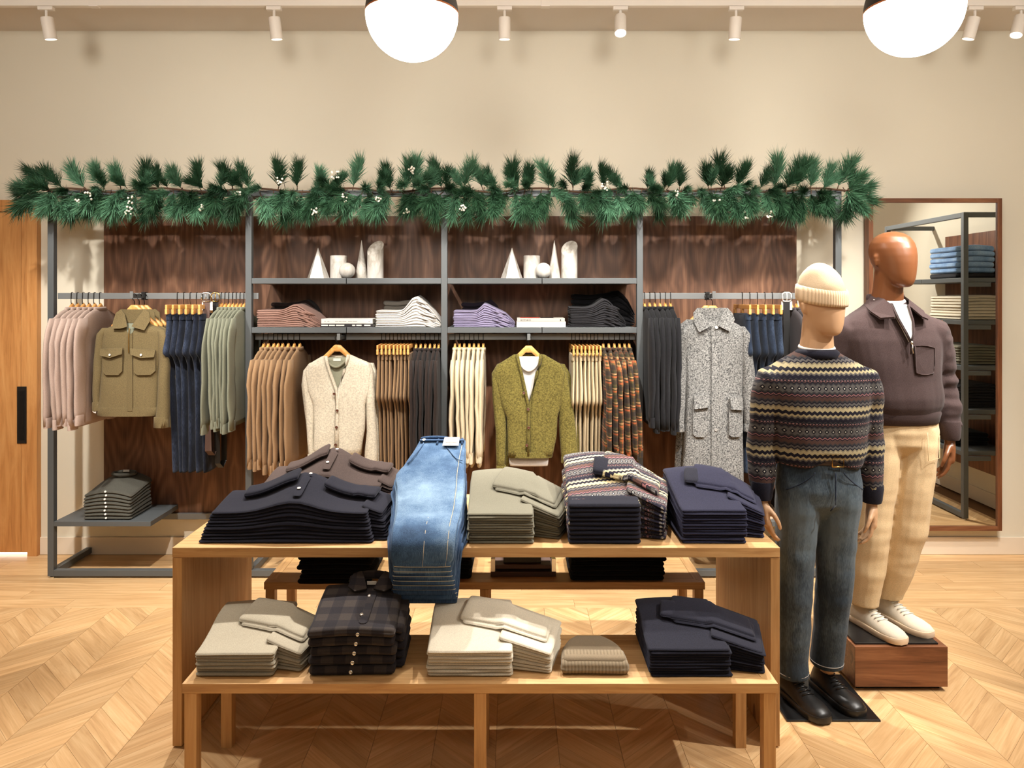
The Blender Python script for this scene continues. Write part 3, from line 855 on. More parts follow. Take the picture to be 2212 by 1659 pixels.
# grey polos on the low shelf of the rack
def grey_polos():
    Yf = RF+0.03; x0, x1 = X(178, Yf), X(281, Yf); n = 8; t = 0.168/n
    P = Pile(ZLOW+0.0005, n, t)
    P.block(x0, Yf, x1-x0, 0.29, 0.0, lambda u, v: 0.93+0.30*math.sin(math.pi*u)*(0.6+0.4*v)+0.22*sm(v))
    objs = P.build('folded_polo', C['greypolo'], 'grey marl folded polo', 'the pile on the low rack shelf', 'sweater', 'grey polos on the low rack shelf', seed=81, jig=0.004)
    for i, o in enumerate(objs):
        button('pearl_button', ((x0+x1)/2-0.004*(i % 3), Yf-0.003, ZLOW+(i+0.62)*t*1.12), 0.0065, M['pearl'], o, (0, -1, 0.4))
    c = (x0+x1)/2; zc = P.top(c, Yf+0.25)
    put('collar', MB().tube([(c+0.07*math.cos(a), Yf+0.22+0.05*math.sin(a), zc+0.004) for a in [math.pi*2*i/16 for i in range(17)]], 0.011, 6), C['greypolo'], objs[-1], sharp=None)
    put('neck_label', MB().box(c-0.02, c+0.02, Yf+0.245, Yf+0.249, zc+0.006, zc+0.02), M['paper'], objs[-1], smooth=False)
grey_polos()

# folded trousers on the middle shelves
def trouser_pile(pxl, pxr, n, hl, hump, mat, noun, where, group, seed, up=0.62, back=None, fall=0.30):
    Yf = RF+0.03; x0, x1 = X(pxl, Yf), X(pxr, Yf); t = hl/n; base = ZS2+0.0005
    tab = [(0, 1.0), (0.30, 0.97), (0.42, 1.05), (up-0.06, hump*0.95), (up, hump), (up+0.08, hump*0.88), (0.85, (hump+fall)*0.48), (1.0, fall)]
    P = Pile(base, n, t)
    P.block(x0, Yf, x1-x0, 0.22, 0, lambda u, v: interp(tab, u)*(1+0.05*v), nu=16, nv=3)
    objs = P.build('folded_trousers', mat, noun, where, 'trousers', group, seed=seed, jig=0.004)
    # crumpled hems poking out at the falling end of each piece
    for i, o in enumerate(objs):
        u = random.uniform(0.70, 0.86); zz = base+(i+0.5)*t*interp(tab, u)
        xx_ = x0+(x1-x0)*u
        m = MB().tube([(xx_-0.04, Yf+0.004, zz+0.010), (xx_-0.01, Yf-0.006, zz+0.004), (xx_+0.02, Yf-0.003, zz-0.008), (xx_+0.035, Yf+0.006, zz-0.016)], [0.004, 0.007, 0.006, 0.003], 6)
        put('leg_hem', m, mat, o, sharp=None)
    if back:
        bmat, bl, br, bh, bnoun, bn, bwhere = back
        B = Pile(base, bn, bh/bn); Yb = Yf+0.232
        xb0, xb1 = X(bl, Yb), X(br, Yb)
        B.block(xb0, Yb, xb1-xb0, 0.125, 0, lambda u, v: interp([(0, 0.98), (0.3, 0.94), (0.6, 1.02), (0.72, 1.10), (0.86, 0.9), (1, 0.35)], u), nu=12, nv=3)
        B.build('folded_trousers', bmat, bnoun, bwhere, 'trousers', group+', rear row', seed=seed+4, jig=0.003)
trouser_pile(555, 694, 10, 0.108, 1.36, C['mauve'], 'mauve-brown folded trousers', 'the pile left of the white books', 'mauve-brown trousers on the shelf', 91, 0.60, (C['coffee'], 583, 690, 0.158, 'near-black brown folded trousers', 5, 'the pile behind the mauve ones'))
trouser_pile(811, 953, 10, 0.104, 1.85, C['white'], 'white folded trousers', 'the pile right of the white books', 'white trousers on the shelf', 97, 0.62, (C['pgrey'], 828, 930, 0.17, 'pale grey folded trousers', 5, 'the pile behind the white ones'))
trouser_pile(979, 1112, 10, 0.104, 1.45, C['lilac'], 'lilac folded trousers', 'the pile left of the red-topped book', 'lilac trousers on the shelf', 103, 0.52, (C['plum'], 996, 1085, 0.158, 'dark plum folded trousers', 5, 'the pile behind the lilac ones'))
trouser_pile(1232, 1352, 12, 0.125, 1.45, C['char'], 'charcoal folded trousers', 'the pile right of the red-topped book', 'charcoal trousers on the shelf', 109, 0.64, (C['black'], 1236, 1372, 0.215, 'black folded trousers', 6, 'the tall pile behind the charcoal ones'))

# piles on the bench behind the table, and on the reflected rack
def plain_pile(x0, x1, y0, d, base, n, h, mat, name, noun, where, cat, group, seed, g=None, rot=0.0):
    P = Pile(base, n, h/n)
    P.block(x0, y0, x1-x0, d, rot, g or (lambda u, v: 1+0.06*math.sin(3*u)))
    return P, P.build(name, mat, noun, where, cat, group, seed=seed, jig=0.008)
plain_pile(X(648, 3.54), X(806, 3.54), 3.50, 0.34, BB, 8, 0.17, C['black'], 'folded_sweater', 'black folded sweater', 'the left pile on the rear bench', 'sweater', 'black sweaters on the rear bench, first pile', 121)
plain_pile(X(905, 3.56), X(1017, 3.56), 3.57, 0.30, BB, 7, 0.14, C['black'], 'folded_sweater', 'black folded sweater', 'the middle pile on the rear bench', 'sweater', 'black sweaters on the rear bench, middle pile', 127)
plain_pile(X(1234, 3.57), X(1436, 3.57), 3.54, 0.33, BB, 8, 0.17, C['black'], 'folded_sweater', 'black folded sweater', 'the right pile on the rear bench', 'sweater', 'black sweaters on the rear bench, last pile', 131)
den_l = denim('light_blue_denim', (86, 118, 160), (128, 160, 200), (176, 200, 226))
for i in range(3):
    pass
plain_pile(3.60, 3.92, 3.62, 0.40, R2Z[0]+0.0005, 6, 0.26, [den_l, den_l, den_l, den_l, den_l, C['char']][::-1], 'folded_jeans', 'light blue folded jeans', 'the pile in the mirror', 'jeans', 'jeans on the reflected rack', 141)
plain_pile(3.58, 3.92, 3.66, 0.46, R2Z[1]+0.0005, 8, 0.19, C['cream'], 'folded_sweater', 'cream folded sweater', 'the pile seen in the mirror', 'sweater', 'cream sweaters on the reflected rack', 143)
plain_pile(3.58, 3.92, 3.66, 0.42, R2Z[2]+0.0005, 7, 0.15, C['sage'], 'folded_sweater', 'grey folded sweater', 'the pile seen in the mirror', 'sweater', 'grey sweaters on the reflected rack', 145)
plain_pile(3.58, 3.92, 3.66, 0.42, R2Z[3]+0.0005, 8, 0.18, C['char'], 'folded_sweater', 'charcoal folded sweater', 'the pile seen in the mirror', 'sweater', 'charcoal sweaters on the reflected rack', 147)
plain_pile(3.58, 3.90, 3.62, 0.36, R2Z[4]+0.0005, 3, 0.10, C['black'], 'folded_sweater', 'black folded sweater', 'the low pile seen in the mirror', 'sweater', 'black sweaters on the reflected rack', 149)

# ------------------------------------------------------------------ jeans draped over the table edge
den_m = denim('mid_blue_denim', (34, 52, 78), (72, 101, 136), (138, 165, 190), fade=(1, -0.06, 0.22, 0.15))
den_mid = denim('plain_blue_denim', (28, 42, 66), (54, 80, 116), (98, 126, 158))
thread = plain('pale_thread', (190, 180, 160), 0.9)
def draped_jeans():
    n = 8; th = 0.022
    for i in range(n):
        top = i == n-1
        # path of the middle line from the waist (rear) to the hem (front, hanging)
        k = i*th
        lift = 0.118                                   # raised at the rear by the bulk of the seats
        pts = []
        L = 30
        z_end = 0.575+0.165*(i/(n-1))**1.1
        yfront = ty0-0.012-k*0.62
        for s in range(L+1):
            q = s/L
            if q < 0.62:
                a = q/0.62
                y = lerp(3.56-0.006*i, ty0+0.035, a)
                rise = (k*1.05+th/2)*(0.55+0.50*(1-a))+lift*(1-a)**1.3*(i+1)/n
                pts.append(Vector((0, y, TB+0.0015+rise)))
            else:
                a = (q-0.62)/0.38
                ang = min(1.0, a/0.34)*math.pi/2
                rad = 0.016+k*0.55
                y = ty0+0.035-(0.047+k*0.55+0.012)*math.sin(ang); z0 = pts_edge = TB+0.0015+(k*1.05+th/2)*0.55
                z = z0-rad*(1-math.cos(ang)); z = lerp(z, z_end, max(0, a-0.30)/0.70)
                pts.append(Vector((0, y, z)))
        rings = []
        for s, p in enumerate(pts):
            q = s/L
            d = (pts[min(s+1, L)]-pts[max(s-1, 0)]).normalized(); nrm = d.cross(Vector((1, 0, 0))).normalized()
            if nrm.z < 0 and q < 0.6: nrm = -nrm
            # left and right edges: waist, seat bulge to the left, tapering leg
            xl = interp([(0, -0.428), (0.10, -0.452), (0.20, -0.478), (0.28, -0.505), (0.36, -0.485), (0.55, -0.462), (1.0, -0.438)], q)-0.0065*(n-1-i)*interp([(0, 0.1), (0.15, 0.25), (0.27, 1.2), (0.45, 0.9), (0.7, 0.6), (1, 0.5)], q)
            xr = interp([(0, -0.214), (0.15, -0.212), (0.40, -0.200), (0.60, -0.205), (0.80, -0.222), (1.0, -0.230)], q)+0.0045*(n-1-i)*interp([(0, 0.1), (0.3, 0.5), (0.6, 1.0), (1, 0.6)], q)
            xl += 0.006*noise.noise(Vector((q*5, i*1.7, 0))); xr += 0.006*noise.noise(Vector((q*5, i*1.7, 4)))
            hw = (xr-xl)/2; c = Vector(((xl+xr)/2, p.y, p.z))
            thick = th*0.5*(1.12 if q < 0.12 else 1.0)
            rings.append([c+Vector((1, 0, 0))*(hw*math.copysign(abs(math.cos(t))**0.55, math.cos(t)))+nrm*(thick*math.copysign(abs(math.sin(t))**0.75, math.sin(t))+(0.006*noise.noise(Vector((math.cos(t)*4+q*5, q*17, i))) if top and 0.08 < q < 0.95 else 0)) for t in [2*math.pi*j/36 for j in range(36)]])
        m = MB().loft(rings)
        o = put('folded_jeans', m, den_m if i >= n-2 else den_mid, None, 'mid-blue jeans draped over the table edge, %s of the pile' % place_word(i, n), 'jeans', 'jeans draped over the table edge', sharp=None)
        # hem stitching: a ridge near the end
        for rr in ((-2,) if not top else (-2, -1)):
            R_ = rings[rr]
            put('hem_stitch', MB().tube([p+(R_[0]-R_[18]).normalized()*0 for p in R_]+[R_[0]], 0.0016, 5), thread if rr == -2 else den_mid, o, sharp=None)
        if top:
            def on(q, fx, h=0.001):
                s = q*L; a = int(s); f = s-a; a = min(a, L-1)
                def upper(r):
                    e0, e1 = r[0], r[18]; mid = max(r, key=lambda p: p.z if q < 0.62 else -p.y)
                    c = e1.lerp(e0, fx); off = (mid-(e0+e1)/2); off.x = 0
                    return c+off*1.02
                p = upper(rings[a]).lerp(upper(rings[a+1]), f)
                return p+(Vector((0, 0, h)) if q < 0.66 else Vector((0, -h, h*0.3)))
            def strip(name, path, r, mat, flat=0.5): put(name, MB().tube(path, r, 6, flat), mat, o, sharp=None)
            strip('waistband', [on(0.012, 0.03+0.94*i/12, 0.001) for i in range(13)], 0.016, den_mid, 0.35)
            strip('pocket_edge', [on(0.05+0.13*sm(i/10)**0.8, 0.55+0.42*i/10, 0.001) for i in range(11)], 0.0026, den_mid, 0.8)
            strip('side_seam', [on(0.05+0.9*i/30, 0.93-0.05*math.sin(i/30*3), 0.0005) for i in range(31)], 0.0014, thread, 0.5)
            strip('crease', [on(0.62+0.34*i/12, 0.52, 0.0) for i in range(13)], 0.0012, thread, 0.5)
            strip('fly_seam', [on(0.03+0.17*i/8, 0.13-0.06*(i/8)**2, 0.0005) for i in range(9)], 0.003, den_mid, 0.6)
            for fx in (0.42, 0.93): strip('belt_loop', [on(0.0, fx, 0.004), on(0.05, fx, 0.004)], 0.005, den_mid, 0.5)
            button('waist_button', on(0.018, 0.12, 0.006), 0.009, M['pearl'], o, (0, -0.3, 1))
            a, b, c_, d_ = on(0.004, 0.55, 0.010), on(0.004, 0.87, 0.010), on(0.075, 0.87, 0.010), on(0.075, 0.55, 0.010)
            m = MB(); up_ = Vector((0, -0.001, 0.0015)); m.add([a, b, c_, d_, a+up_, b+up_, c_+up_, d_+up_], [(0,1,2,3), (7,6,5,4), (0,4,5,1), (1,5,6,2), (2,6,7,3), (3,7,4,0)])
            lab = put('paper_label', m, M['paper'], o, smooth=False, label='white printed paper label on the waistband')
            for r_, x0_, x1_ in ((0.25, 0.2, 0.8), (0.5, 0.12, 0.9), (0.62, 0.12, 0.88), (0.85, 0.35, 0.65)):
                p0 = (a.lerp(d_, r_)).lerp(b.lerp(c_, r_), x0_)+up_*1.6; p1 = (a.lerp(d_, r_)).lerp(b.lerp(c_, r_), x1_)+up_*1.6
                put('print_line', MB().tube([p0, p1], 0.0011, 4, 0.4), M['print'], lab, smooth=False)
            put('back_waistband', MB().tube([on(0.0, 0.04+0.62*i/12, 0.000+0.007*math.sin(math.pi*i/12)**0.8) for i in range(13)], 0.0060, 6, 1.6), den_mid, o, sharp=None)
draped_jeans()

# beanie on the front bench
def flat_beanie():
    Yf = 2.66; x0, x1 = X(1210, Yf), X(1362, Yf); w = x1-x0
    t = thing('knit_beanie', ((x0+x1)/2, Yf+0.08, BB), 'taupe ribbed beanie lying flat on the front bench', 'beanie')
    def sh(v): return math.sqrt(max(0.015, 1-(max(0, v-0.12)/0.885)**2.1))
    put('crown', slab(x0+0.006, Yf+0.012, w-0.012, 0.235, 0, lambda u, v: BB+0.002, lambda u, v: 0.052-0.018*v*v, 12, 16, 0.02, shape=sh), C['beanie'], t, sharp=None)
    def sh2(v): return 1.0-0.10*v
    put('cuff', slab(x0, Yf, w, 0.085, 0, lambda u, v: BB, lambda u, v: 0.040+0.020*sm(v*1.2), 14, 5, 0.016, shape=sh2), C['beanie_rib'], t, sharp=None)
flat_beanie()

# ------------------------------------------------------------------ shelf ornaments and books
def ornaments(px0, where):
    Y = RF+0.17; z = ZS1+0.0005
    s = F/Y
    g = 'pale marble shapes on the top shelf'
    def xx_(p): return X(p, Y)
    c = xx_(px0+24); r = 25/s
    n = 5; m = MB(); base = [(c+r*1.02*math.cos(a), Y+r*0.9*math.sin(a), z) for a in [2*math.pi*(k+0.32)/n for k in range(n)]]
    m.add(base+[(c, Y, z+68/s)], [tuple(range(n))[::-1]]+[(k, (k+1) % n, n) for k in range(n)])
    put('marble_pyramid', m, M['plaster'], None, 'pale marble faceted pyramid in the group %s' % where, 'ornament', g, smooth=False, bevel=0.001)
    m = MB().lathe([(0.002, 0), (17.5/s, 0), (18/s, 0.002), (18/s, 50/s-0.003), (17.3/s, 50/s), (0.002, 50/s)], (xx_(px0+67), Y+0.02, z), 32)
    put('marble_cylinder', m, M['plaster'], None, 'short pale marble cylinder in the group %s' % where, 'ornament', g, sharp=30)
    R = 17/s; m = MB().lathe([(max(0.001, R*math.sin(math.pi*i/16)), R-R*math.cos(math.pi*i/16)) for i in range(17)], (xx_(px0+91), Y-0.055, z), 28)
    put('marble_ball', m, M['plaster'], None, 'pale marble ball in the group %s' % where, 'ornament', g)
    m = MB().lathe([(0.002, 0), (14/s, 0), (14.2/s, 0.003), (0.0012, 84/s)], (xx_(px0+116), Y+0.03, z), 28)
    put('marble_cone', m, M['plaster'], None, 'slender pale marble cone in the group %s' % where, 'ornament', g, sharp=40)
    c = Vector((xx_(px0+148), Y, z)); R = 17.5/s; N = 36
    lo = [c+Vector((R*math.cos(2*math.pi*k/N), R*math.sin(2*math.pi*k/N), 0)) for k in range(N)]
    hi = [Vector((p.x, p.y, z+66/s+((p.x-c.x)*0.35+(p.y-c.y)*0.95)/R*17/s)) for p in lo]
    put('marble_cut_cylinder', MB().loft([lo, hi]), M['plaster'], None, 'tall pale marble cylinder with a slanted top in the group %s' % where, 'ornament', g, sharp=30)
ornaments(663, 'above the white books')
ornaments(1082, 'above the red-topped book')

def text_mesh(s, size, loc, mat, parent, name='title'):
    cu = bpy.data.curves.new('t', 'FONT'); cu.body = s; cu.size = size; cu.extrude = 0.0003
    o = bpy.data.objects.new('t', cu); COL.objects.link(o)
    bpy.context.view_layer.update()
    dg = bpy.context.evaluated_depsgraph_get()
    me = bpy.data.meshes.new_from_object(o.evaluated_get(dg))
    bpy.data.objects.remove(o)
    m = MB(); m.add([(v.co.x+loc[0], loc[1]-v.co.z, v.co.y+loc[2]) for v in me.vertices], [tuple(p.vertices) for p in me.polygons])
    return put(name, m, mat, parent, smooth=False)
def book(px0, px1, z0, h, d, label, spine, back=0.0, yf=None):
    Y = (yf or RF+0.03); x0, x1 = X(px0, Y), X(px1, Y)
    t = thing('book', ((x0+x1)/2, Y+d/2, z0), label, 'book', 'art books lying on the shelves')
    box('page_block', x0+0.003, x1-0.003, Y+0.004, Y+d-0.003, z0+0.003, z0+h-0.003, M['greypaper'], t, bevel=0)
    box('cover_board', x0, x1, Y, Y+d, z0, z0+0.0028, spine, t, bevel=0.0006)
    box('cover_board', x0, x1, Y, Y+d, z0+h-0.0028, z0+h, spine, t, bevel=0.0006)
    box('spine', x0, x1, Y-0.001, Y+0.003, z0+0.0028, z0+h-0.0028, spine, t, bevel=0.0006)
    return t, x0, x1, Y-0.001
zb = ZS2+0.0005
t, a, b, y = book(693, 806, zb, 0.022, 0.20, 'book with white blocks on a dark spine, under the white book', M['ink'])
for u0, u1 in ((0.01, 0.14), (0.16, 0.27), (0.29, 0.45), (0.6, 0.66), (0.68, 0.78), (0.83, 0.95)):
    put('spine_print', MB().box(lerp(a, b, u0), lerp(a, b, u1), y-0.0006, y, zb+0.008, zb+0.016), M['paper'], t, smooth=False)
t, a, b, y = book(694, 805, zb+0.0224, 0.030, 0.19, 'plain white book lying on the dark-spined book', M['paper'])
for u0, u1 in ((0.06, 0.09), (0.12, 0.16), (0.27, 0.33), (0.34, 0.40), (0.41, 0.49), (0.52, 0.60), (0.61, 0.70), (0.92, 0.95)):
    put('spine_print', MB().box(lerp(a, b, u0), lerp(a, b, u1), y-0.0006, y, zb+0.035, zb+0.0385), M['print'], t, smooth=False)
t, a, b, y = book(1116, 1222, zb, 0.034, 0.20, 'thick white book under the red-topped book', M['paper'])
t, a, b, y = book(1117, 1220, zb+0.0344, 0.022, 0.19, 'grey book with a red-printed cover, topmost of its pair', M['greypaper'])
put('cover_print', MB().box(lerp(a, b, 0.07), lerp(a, b, 0.48), y+0.004, y+0.17, zb+0.0564, zb+0.0570), M['redprint'], t, smooth=False)
put('cover_print', MB().box(lerp(a, b, 0.50), lerp(a, b, 0.78), y+0.02, y+0.17, zb+0.0564, zb+0.0570), M['ink'], t, smooth=False)
text_mesh('ROTHKO', 0.0155, (lerp(a, b, 0.07), y-0.0006, zb+0.0385), M['ink'], t)
put('spine_print', MB().box(lerp(a, b, 0.90), lerp(a, b, 0.92), y-0.0006, y, zb+0.039, zb+0.049), M['ink'], t, smooth=False)

# dark valet tray with chrome corners on the rear bench
def tray():
    Y = 3.60; x0, x1 = X(1060, Y), X(1201, Y)
    t = thing('display_tray', ((x0+x1)/2, Y+0.12, BB), 'dark two-deck tray with chrome corner posts on the rear bench', 'tray')
    w = M['walnut_x']
    box('lower_deck', x0, x1, Y, Y+0.22, BB, BB+0.022, M['leather'], t)
    box('upper_deck', x0+0.018, x1-0.022, Y+0.01, Y+0.21, BB+0.034, BB+0.052, M['leather'], t)
    for x in (x0+0.001, x1-0.021):
        for yy in (Y+0.001, Y+0.199):
            box('corner_post', x, x+0.02, yy, yy+0.02, BB+0.022, BB+0.085, M['chrome'], t)
    box('inner_box', x0+0.06, x1-0.07, Y+0.03, Y+0.19, BB+0.052, BB+0.082, M['leather_dk'], t)
tray()
# ------------------------------------------------------------------ hanging clothes, seen edge-on
C.update(
    pink=cloth('dusty_pink_twill', (190, 167, 155)), sageshirt=cloth('sage_cotton', (130, 132, 114)), tan=cloth('tan_twill', (160, 128, 95)),
    espresso=cloth('espresso_twill', (54, 44, 40), dark=(36, 28, 26)), ivory=cloth('ivory_twill', (218, 202, 172)), blackshirt=cloth('black_overshirt', (34, 34, 37), dark=(20, 20, 23)),
    greyshirt=cloth('grey_cotton', (76, 71, 74)), khaki=cloth('khaki_twill', (156, 125, 92)), ecru=cloth('ecru_twill', (214, 196, 162)),
    cord=cloth('olive_corduroy', (116, 101, 70), var=0.08, scale=260, bump=0.35), boucle=cloth('cream_boucle', (216, 206, 186), var=0.07, scale=110, bump=0.9),
    moss=cloth('moss_boucle', (124, 113, 58), scale=120, bump=0.9, dark=(80, 73, 35)), tweed=cloth('grey_tweed', (152, 151, 148), scale=150, bump=0.6, dark=(46, 46, 48), vary=0.02),
    tee_g=cloth('sage_jersey', (150, 148, 126)), tee_w=cloth('white_jersey', (232, 228, 224)),
)
C['denim_dk'] = denim('dark_indigo_denim', (13, 15, 22), (27, 33, 48), (68, 79, 102))
C['denim_b4'] = denim('indigo_denim', (18, 22, 30), (35, 45, 62), (74, 88, 110))
C['plaid'] = plaid('rust_check_flannel', (104, 84, 52), [(0.20, 0.30, (36, 34, 42)), (0.55, 0.12, (206, 104, 60)), (0.75, 0.08, (222, 170, 120)), (0.90, 0.10, (60, 66, 44))], 0.085, (1.2, 0.8, 0.0))

def hanger_edge(x, y, zr, zw, label, group, clamp=0):
    t = thing('clothes_hanger', (x, y, zw-0.1), label, 'hanger', group)
    hk = [(x, y-0.004, zw-0.006), (x, y-0.012, zw+0.02), (x, y-0.013, zr-0.02), (x, y-0.0125, zr+0.012), (x, y-0.009, zr+0.022), (x, y, zr+0.0235), (x, y+0.009, zr+0.021), (x, y+0.013, zr+0.010), (x, y+0.0125, zr-0.006)]
    put('hook', MB().tube(hk, 0.0021, 6), M['hook'], t, sharp=None)
    if clamp:
        put('clamp_bar', MB().box(x-clamp*0.85, x+clamp*0.85, y-0.165, y+0.165, zw-0.030, zw-0.004), M['hanger'], t, smooth=False, bevel=0.002)
        for s in (-1, 1):
            put('clamp_jaw', MB().box(x-clamp, x+clamp, y+s*0.15-0.017, y+s*0.15+0.017, zw-0.062, zw-0.0305), M['hanger'], t, smooth=False, bevel=0.002)
    else:
        m = MB(); rings = []
        for i in range(13):
            s = -1+2*i/12; a = abs(s)
            rings.append(ring((x, y+s*0.165, zw-0.018-0.115*max(0, a-0.06)**1.05+0.018*(1-sm(a/0.30))), 0.0080-0.002*a, 0.018-0.008*a, 8, (1, 0, 0), (0, 0, 1), 0.7))
        put('shoulder_bar', m.loft(rings), M['hanger'], t, sharp=None)
    return t

def shirt_edge(x, y, zw, sp, mat, label, group, SL=0.62, L=0.70, W=0.46, drop=0.085, drift=0.0, name='shirt', seed=0.0, collar=True, cuff=True):
    """a shirt on its hanger, turned edge-on to the aisle"""
    zt = zw-0.022; T = sp*0.47; hw = W/2
    jx = random.uniform(-0.012, 0.012)
    m = MB(); rings = []
    for dz, a, b in ((0.0, 0.070, 0.010), (0.012, 0.112, 0.013), (0.032, 0.160, T*0.85), (0.058, hw-0.030, T*0.95), (0.100, hw-0.008, T), (0.22, hw-0.015, T*1.02), (0.36, hw-0.03, T*1.05), (0.52, hw-0.02, T*1.05), (L-0.03, hw-0.01, T), (L, hw-0.012, T*0.9)):
        rings.append(ring((x+jx*dz*3+drift*dz*0.5, y, zt-dz), a, b, 18, (0, 1, 0), (1, 0, 0), 0.85))
    m.loft(rings); wrinkle(m, 0.006, 9, 14, 3.0, seed, (0.9, 0.6, 0.1))
    root = put(name, m, mat, None, label, 'shirt', group, sharp=None)
    for s in (-1, 1):
        rings = []; n = 9
        sl = SL*random.uniform(0.97, 1.04); out = random.uniform(0.0, 0.015); dx = drift+random.uniform(-0.006, 0.006)
        for i in range(n+1):
            q = i/n
            yy = y+s*(hw-0.040+0.040*sm(q*4)+out*math.sin(q*2.2)-0.012*q)
            zz = zt-drop*0.62-(sl)*q
            a = interp([(0, 0.040), (0.12, 0.066), (0.5, 0.058), (0.9, 0.050), (1, 0.046)], q)
            b = interp([(0, T*0.7), (0.12, T*0.98), (0.5, T*0.95), (0.9, T*0.98), (1, T*0.96)], q)
            rings.append(ring((x+dx*q+jx*q, yy, zz), a, b, 14, (0, 1, 0), (1, 0, 0), 0.9))
        m = MB().loft(rings); wrinkle(m, 0.011, 16, 11, 7.0, seed+s*4+2, (0.9, 0.7, 0.1))
        sv = put('sleeve', m, mat, root, sharp=None)
        if cuff:
            c = rings[-1]; cz = sum(p.z for p in c)/len(c); cy = sum(p.y for p in c)/len(c); cx = sum(p.x for p in c)/len(c)
            m = MB().loft([ring((cx, cy, cz+0.052), 0.0470, T*0.96, 14, (0, 1, 0), (1, 0, 0), 0.8), ring((cx, cy, cz+0.050), 0.0478, T*0.99, 14, (0, 1, 0), (1, 0, 0), 0.8), ring((cx, cy, cz-0.006), 0.0470, T*0.99, 14, (0, 1, 0), (1, 0, 0), 0.8), ring((cx, cy, cz-0.009), 0.0470, T*0.95, 14, (0, 1, 0), (1, 0, 0), 0.8)])
            put('cuff', m, mat, sv, sharp=50)
    if collar:
        m = MB().loft([ring((x, y, zt-0.012), 0.078, 0.016, 16, (0, 1, 0), (1, 0, 0)), ring((x, y-0.003, zt+0.006), 0.072, 0.016, 16, (0, 1, 0), (1, 0, 0)), ring((x, y-0.004, zt+0.014), 0.066, 0.013, 16, (0, 1, 0), (1, 0, 0)), ring((x, y-0.004, zt+0.002), 0.058, 0.009, 16, (0, 1, 0), (1, 0, 0))])
        put('collar', m, mat, root, sharp=None)
    return root

def trousers_edge(x, y, zw, sp, mat, label, group, L=0.96, seed=0.0, seat=0.22):
    """trousers folded in half in a clamp hanger, edge-on; the seat bulges towards the aisle"""
    zt = zw-0.060; T = sp*0.46
    rings = []
    tab_f = [(0, -0.150), (0.04, -0.152), (seat*0.6, -0.165), (seat, -0.200), (seat+0.025, -0.196), (seat+0.06, -0.130), (0.45, -0.112), (L, -0.085)]
    tab_b = [(0, 0.150), (seat, 0.140), (0.45, 0.115), (L, 0.10)]
    zs = [0, 0.01, 0.04, seat*0.45, seat*0.75, seat-0.02, seat, seat+0.02, seat+0.045, seat+0.09, 0.42, 0.55, 0.7, 0.85, L-0.012, L]
    jx = random.uniform(-0.012, 0.012)
    for dz in zs:
        f, b = interp(tab_f, dz), interp(tab_b, dz)
        t = T*(0.85 if dz < 0.01 else 1.0)*(1.15 if seat*0.6 < dz < seat+0.03 else 1.0)*(0.9 if dz > L-0.005 else 1)
        rings.append(ring((x+jx*dz, y+(f+b)/2, zt-dz), (b-f)/2, t, 18, (0, 1, 0), (1, 0, 0), 0.8))
    m = MB().loft(rings); wrinkle(m, 0.006, 12, 10, 5, seed, (0.9, 0.6, 0.1))
    root = put('trousers', m, mat, None, label, 'trousers', group, sharp=None)
    put('waistband', MB().loft([ring((x, y, zt+0.001), 0.153, T*1.02, 18, (0, 1, 0), (1, 0, 0), 0.7), ring((x, y, zt-0.036), 0.154, T*1.06, 18, (0, 1, 0), (1, 0, 0), 0.7)]), mat, root, sharp=50)
    return root

def row_word(i, n):
    if i == 0: return 'leftmost'
    if i == n-1: return 'rightmost'
    return ORD[i]+' from the left'
def shirt_row(pxs, y, zr, py_wood, mat, noun, where, **k):
    zw = Z(py_wood, y); xs = [X(p, y) for p in pxs]; n = len(xs)
    sp = (xs[-1]-xs[0])/(n-1)
    for i, x in enumerate(xs):
        hanger_edge(x, y, zr, zw, 'wooden hanger holding the %s %s' % (row_word(i, n), noun), 'hangers of the '+noun+' row')
        shirt_edge(x, y, zw, sp*k.get('fat', 1.0), mat, '%s, %s of the row %s' % (noun, row_word(i, n), where), noun+' row', seed=i*2.3+len(noun), **{a: b for a, b in k.items() if a != 'fat'})
def trouser_row(pxs, y, zr, py_wood, mat, noun, where, **k):
    # pixel positions are those of the front jaws, 0.15 m before the rail
    zw = Z(py_wood, y-0.15); xs = [X(p, y-0.15) for p in pxs]; n = len(xs)
    sp = (xs[-1]-xs[0])/(n-1)
    for i, x in enumerate(xs):
        hanger_edge(x, y, zr, zw, 'wooden clamp hanger holding the %s %s' % (row_word(i, n), noun), 'hangers of the '+noun+' row', min(0.0075, sp*0.27))
        trousers_edge(x, y, zw, sp, mat, '%s, %s of the row %s' % (noun, row_word(i, n), where), noun+' row', seed=i*1.9+len(noun), **k)
YA, YM, YB = RY+0.02, RYM, RY
def span(a, b, n): return [a+(b-a)*i/(n-1) for i in range(n)]
shirt_row(span(156, 217, 6), YA, ZE, 660, C['pink'], 'dusty pink shirt', 'by the door', SL=0.645)
shirt_row(span(479, 528, 7), YA, ZE, 660, C['sageshirt'], 'sage green shirt', 'beside the brown belt', SL=0.655, fat=1.15)
trouser_row(span(361, 432, 6), YA, ZE, 657, C['denim_dk'], 'dark jeans', 'beside the corduroy jacket', L=0.98)
shirt_row([570, 580, 592, 601, 611, 623, 636, 648], YM, ZM, 746, C['tan'], 'tan shirt', 'left of the cream cardigan', SL=0.655)
trouser_row([816, 825, 834, 842, 851, 859, 866, 874, 882], YM, ZM, 744, C['khaki'], 'brown chinos', 'right of the cream cardigan', L=0.95, seat=0.25)
shirt_row([899, 909, 919, 929, 939, 948], YM, ZM, 748, C['espresso'], 'espresso shirt', 'behind the draped jeans', SL=0.66)
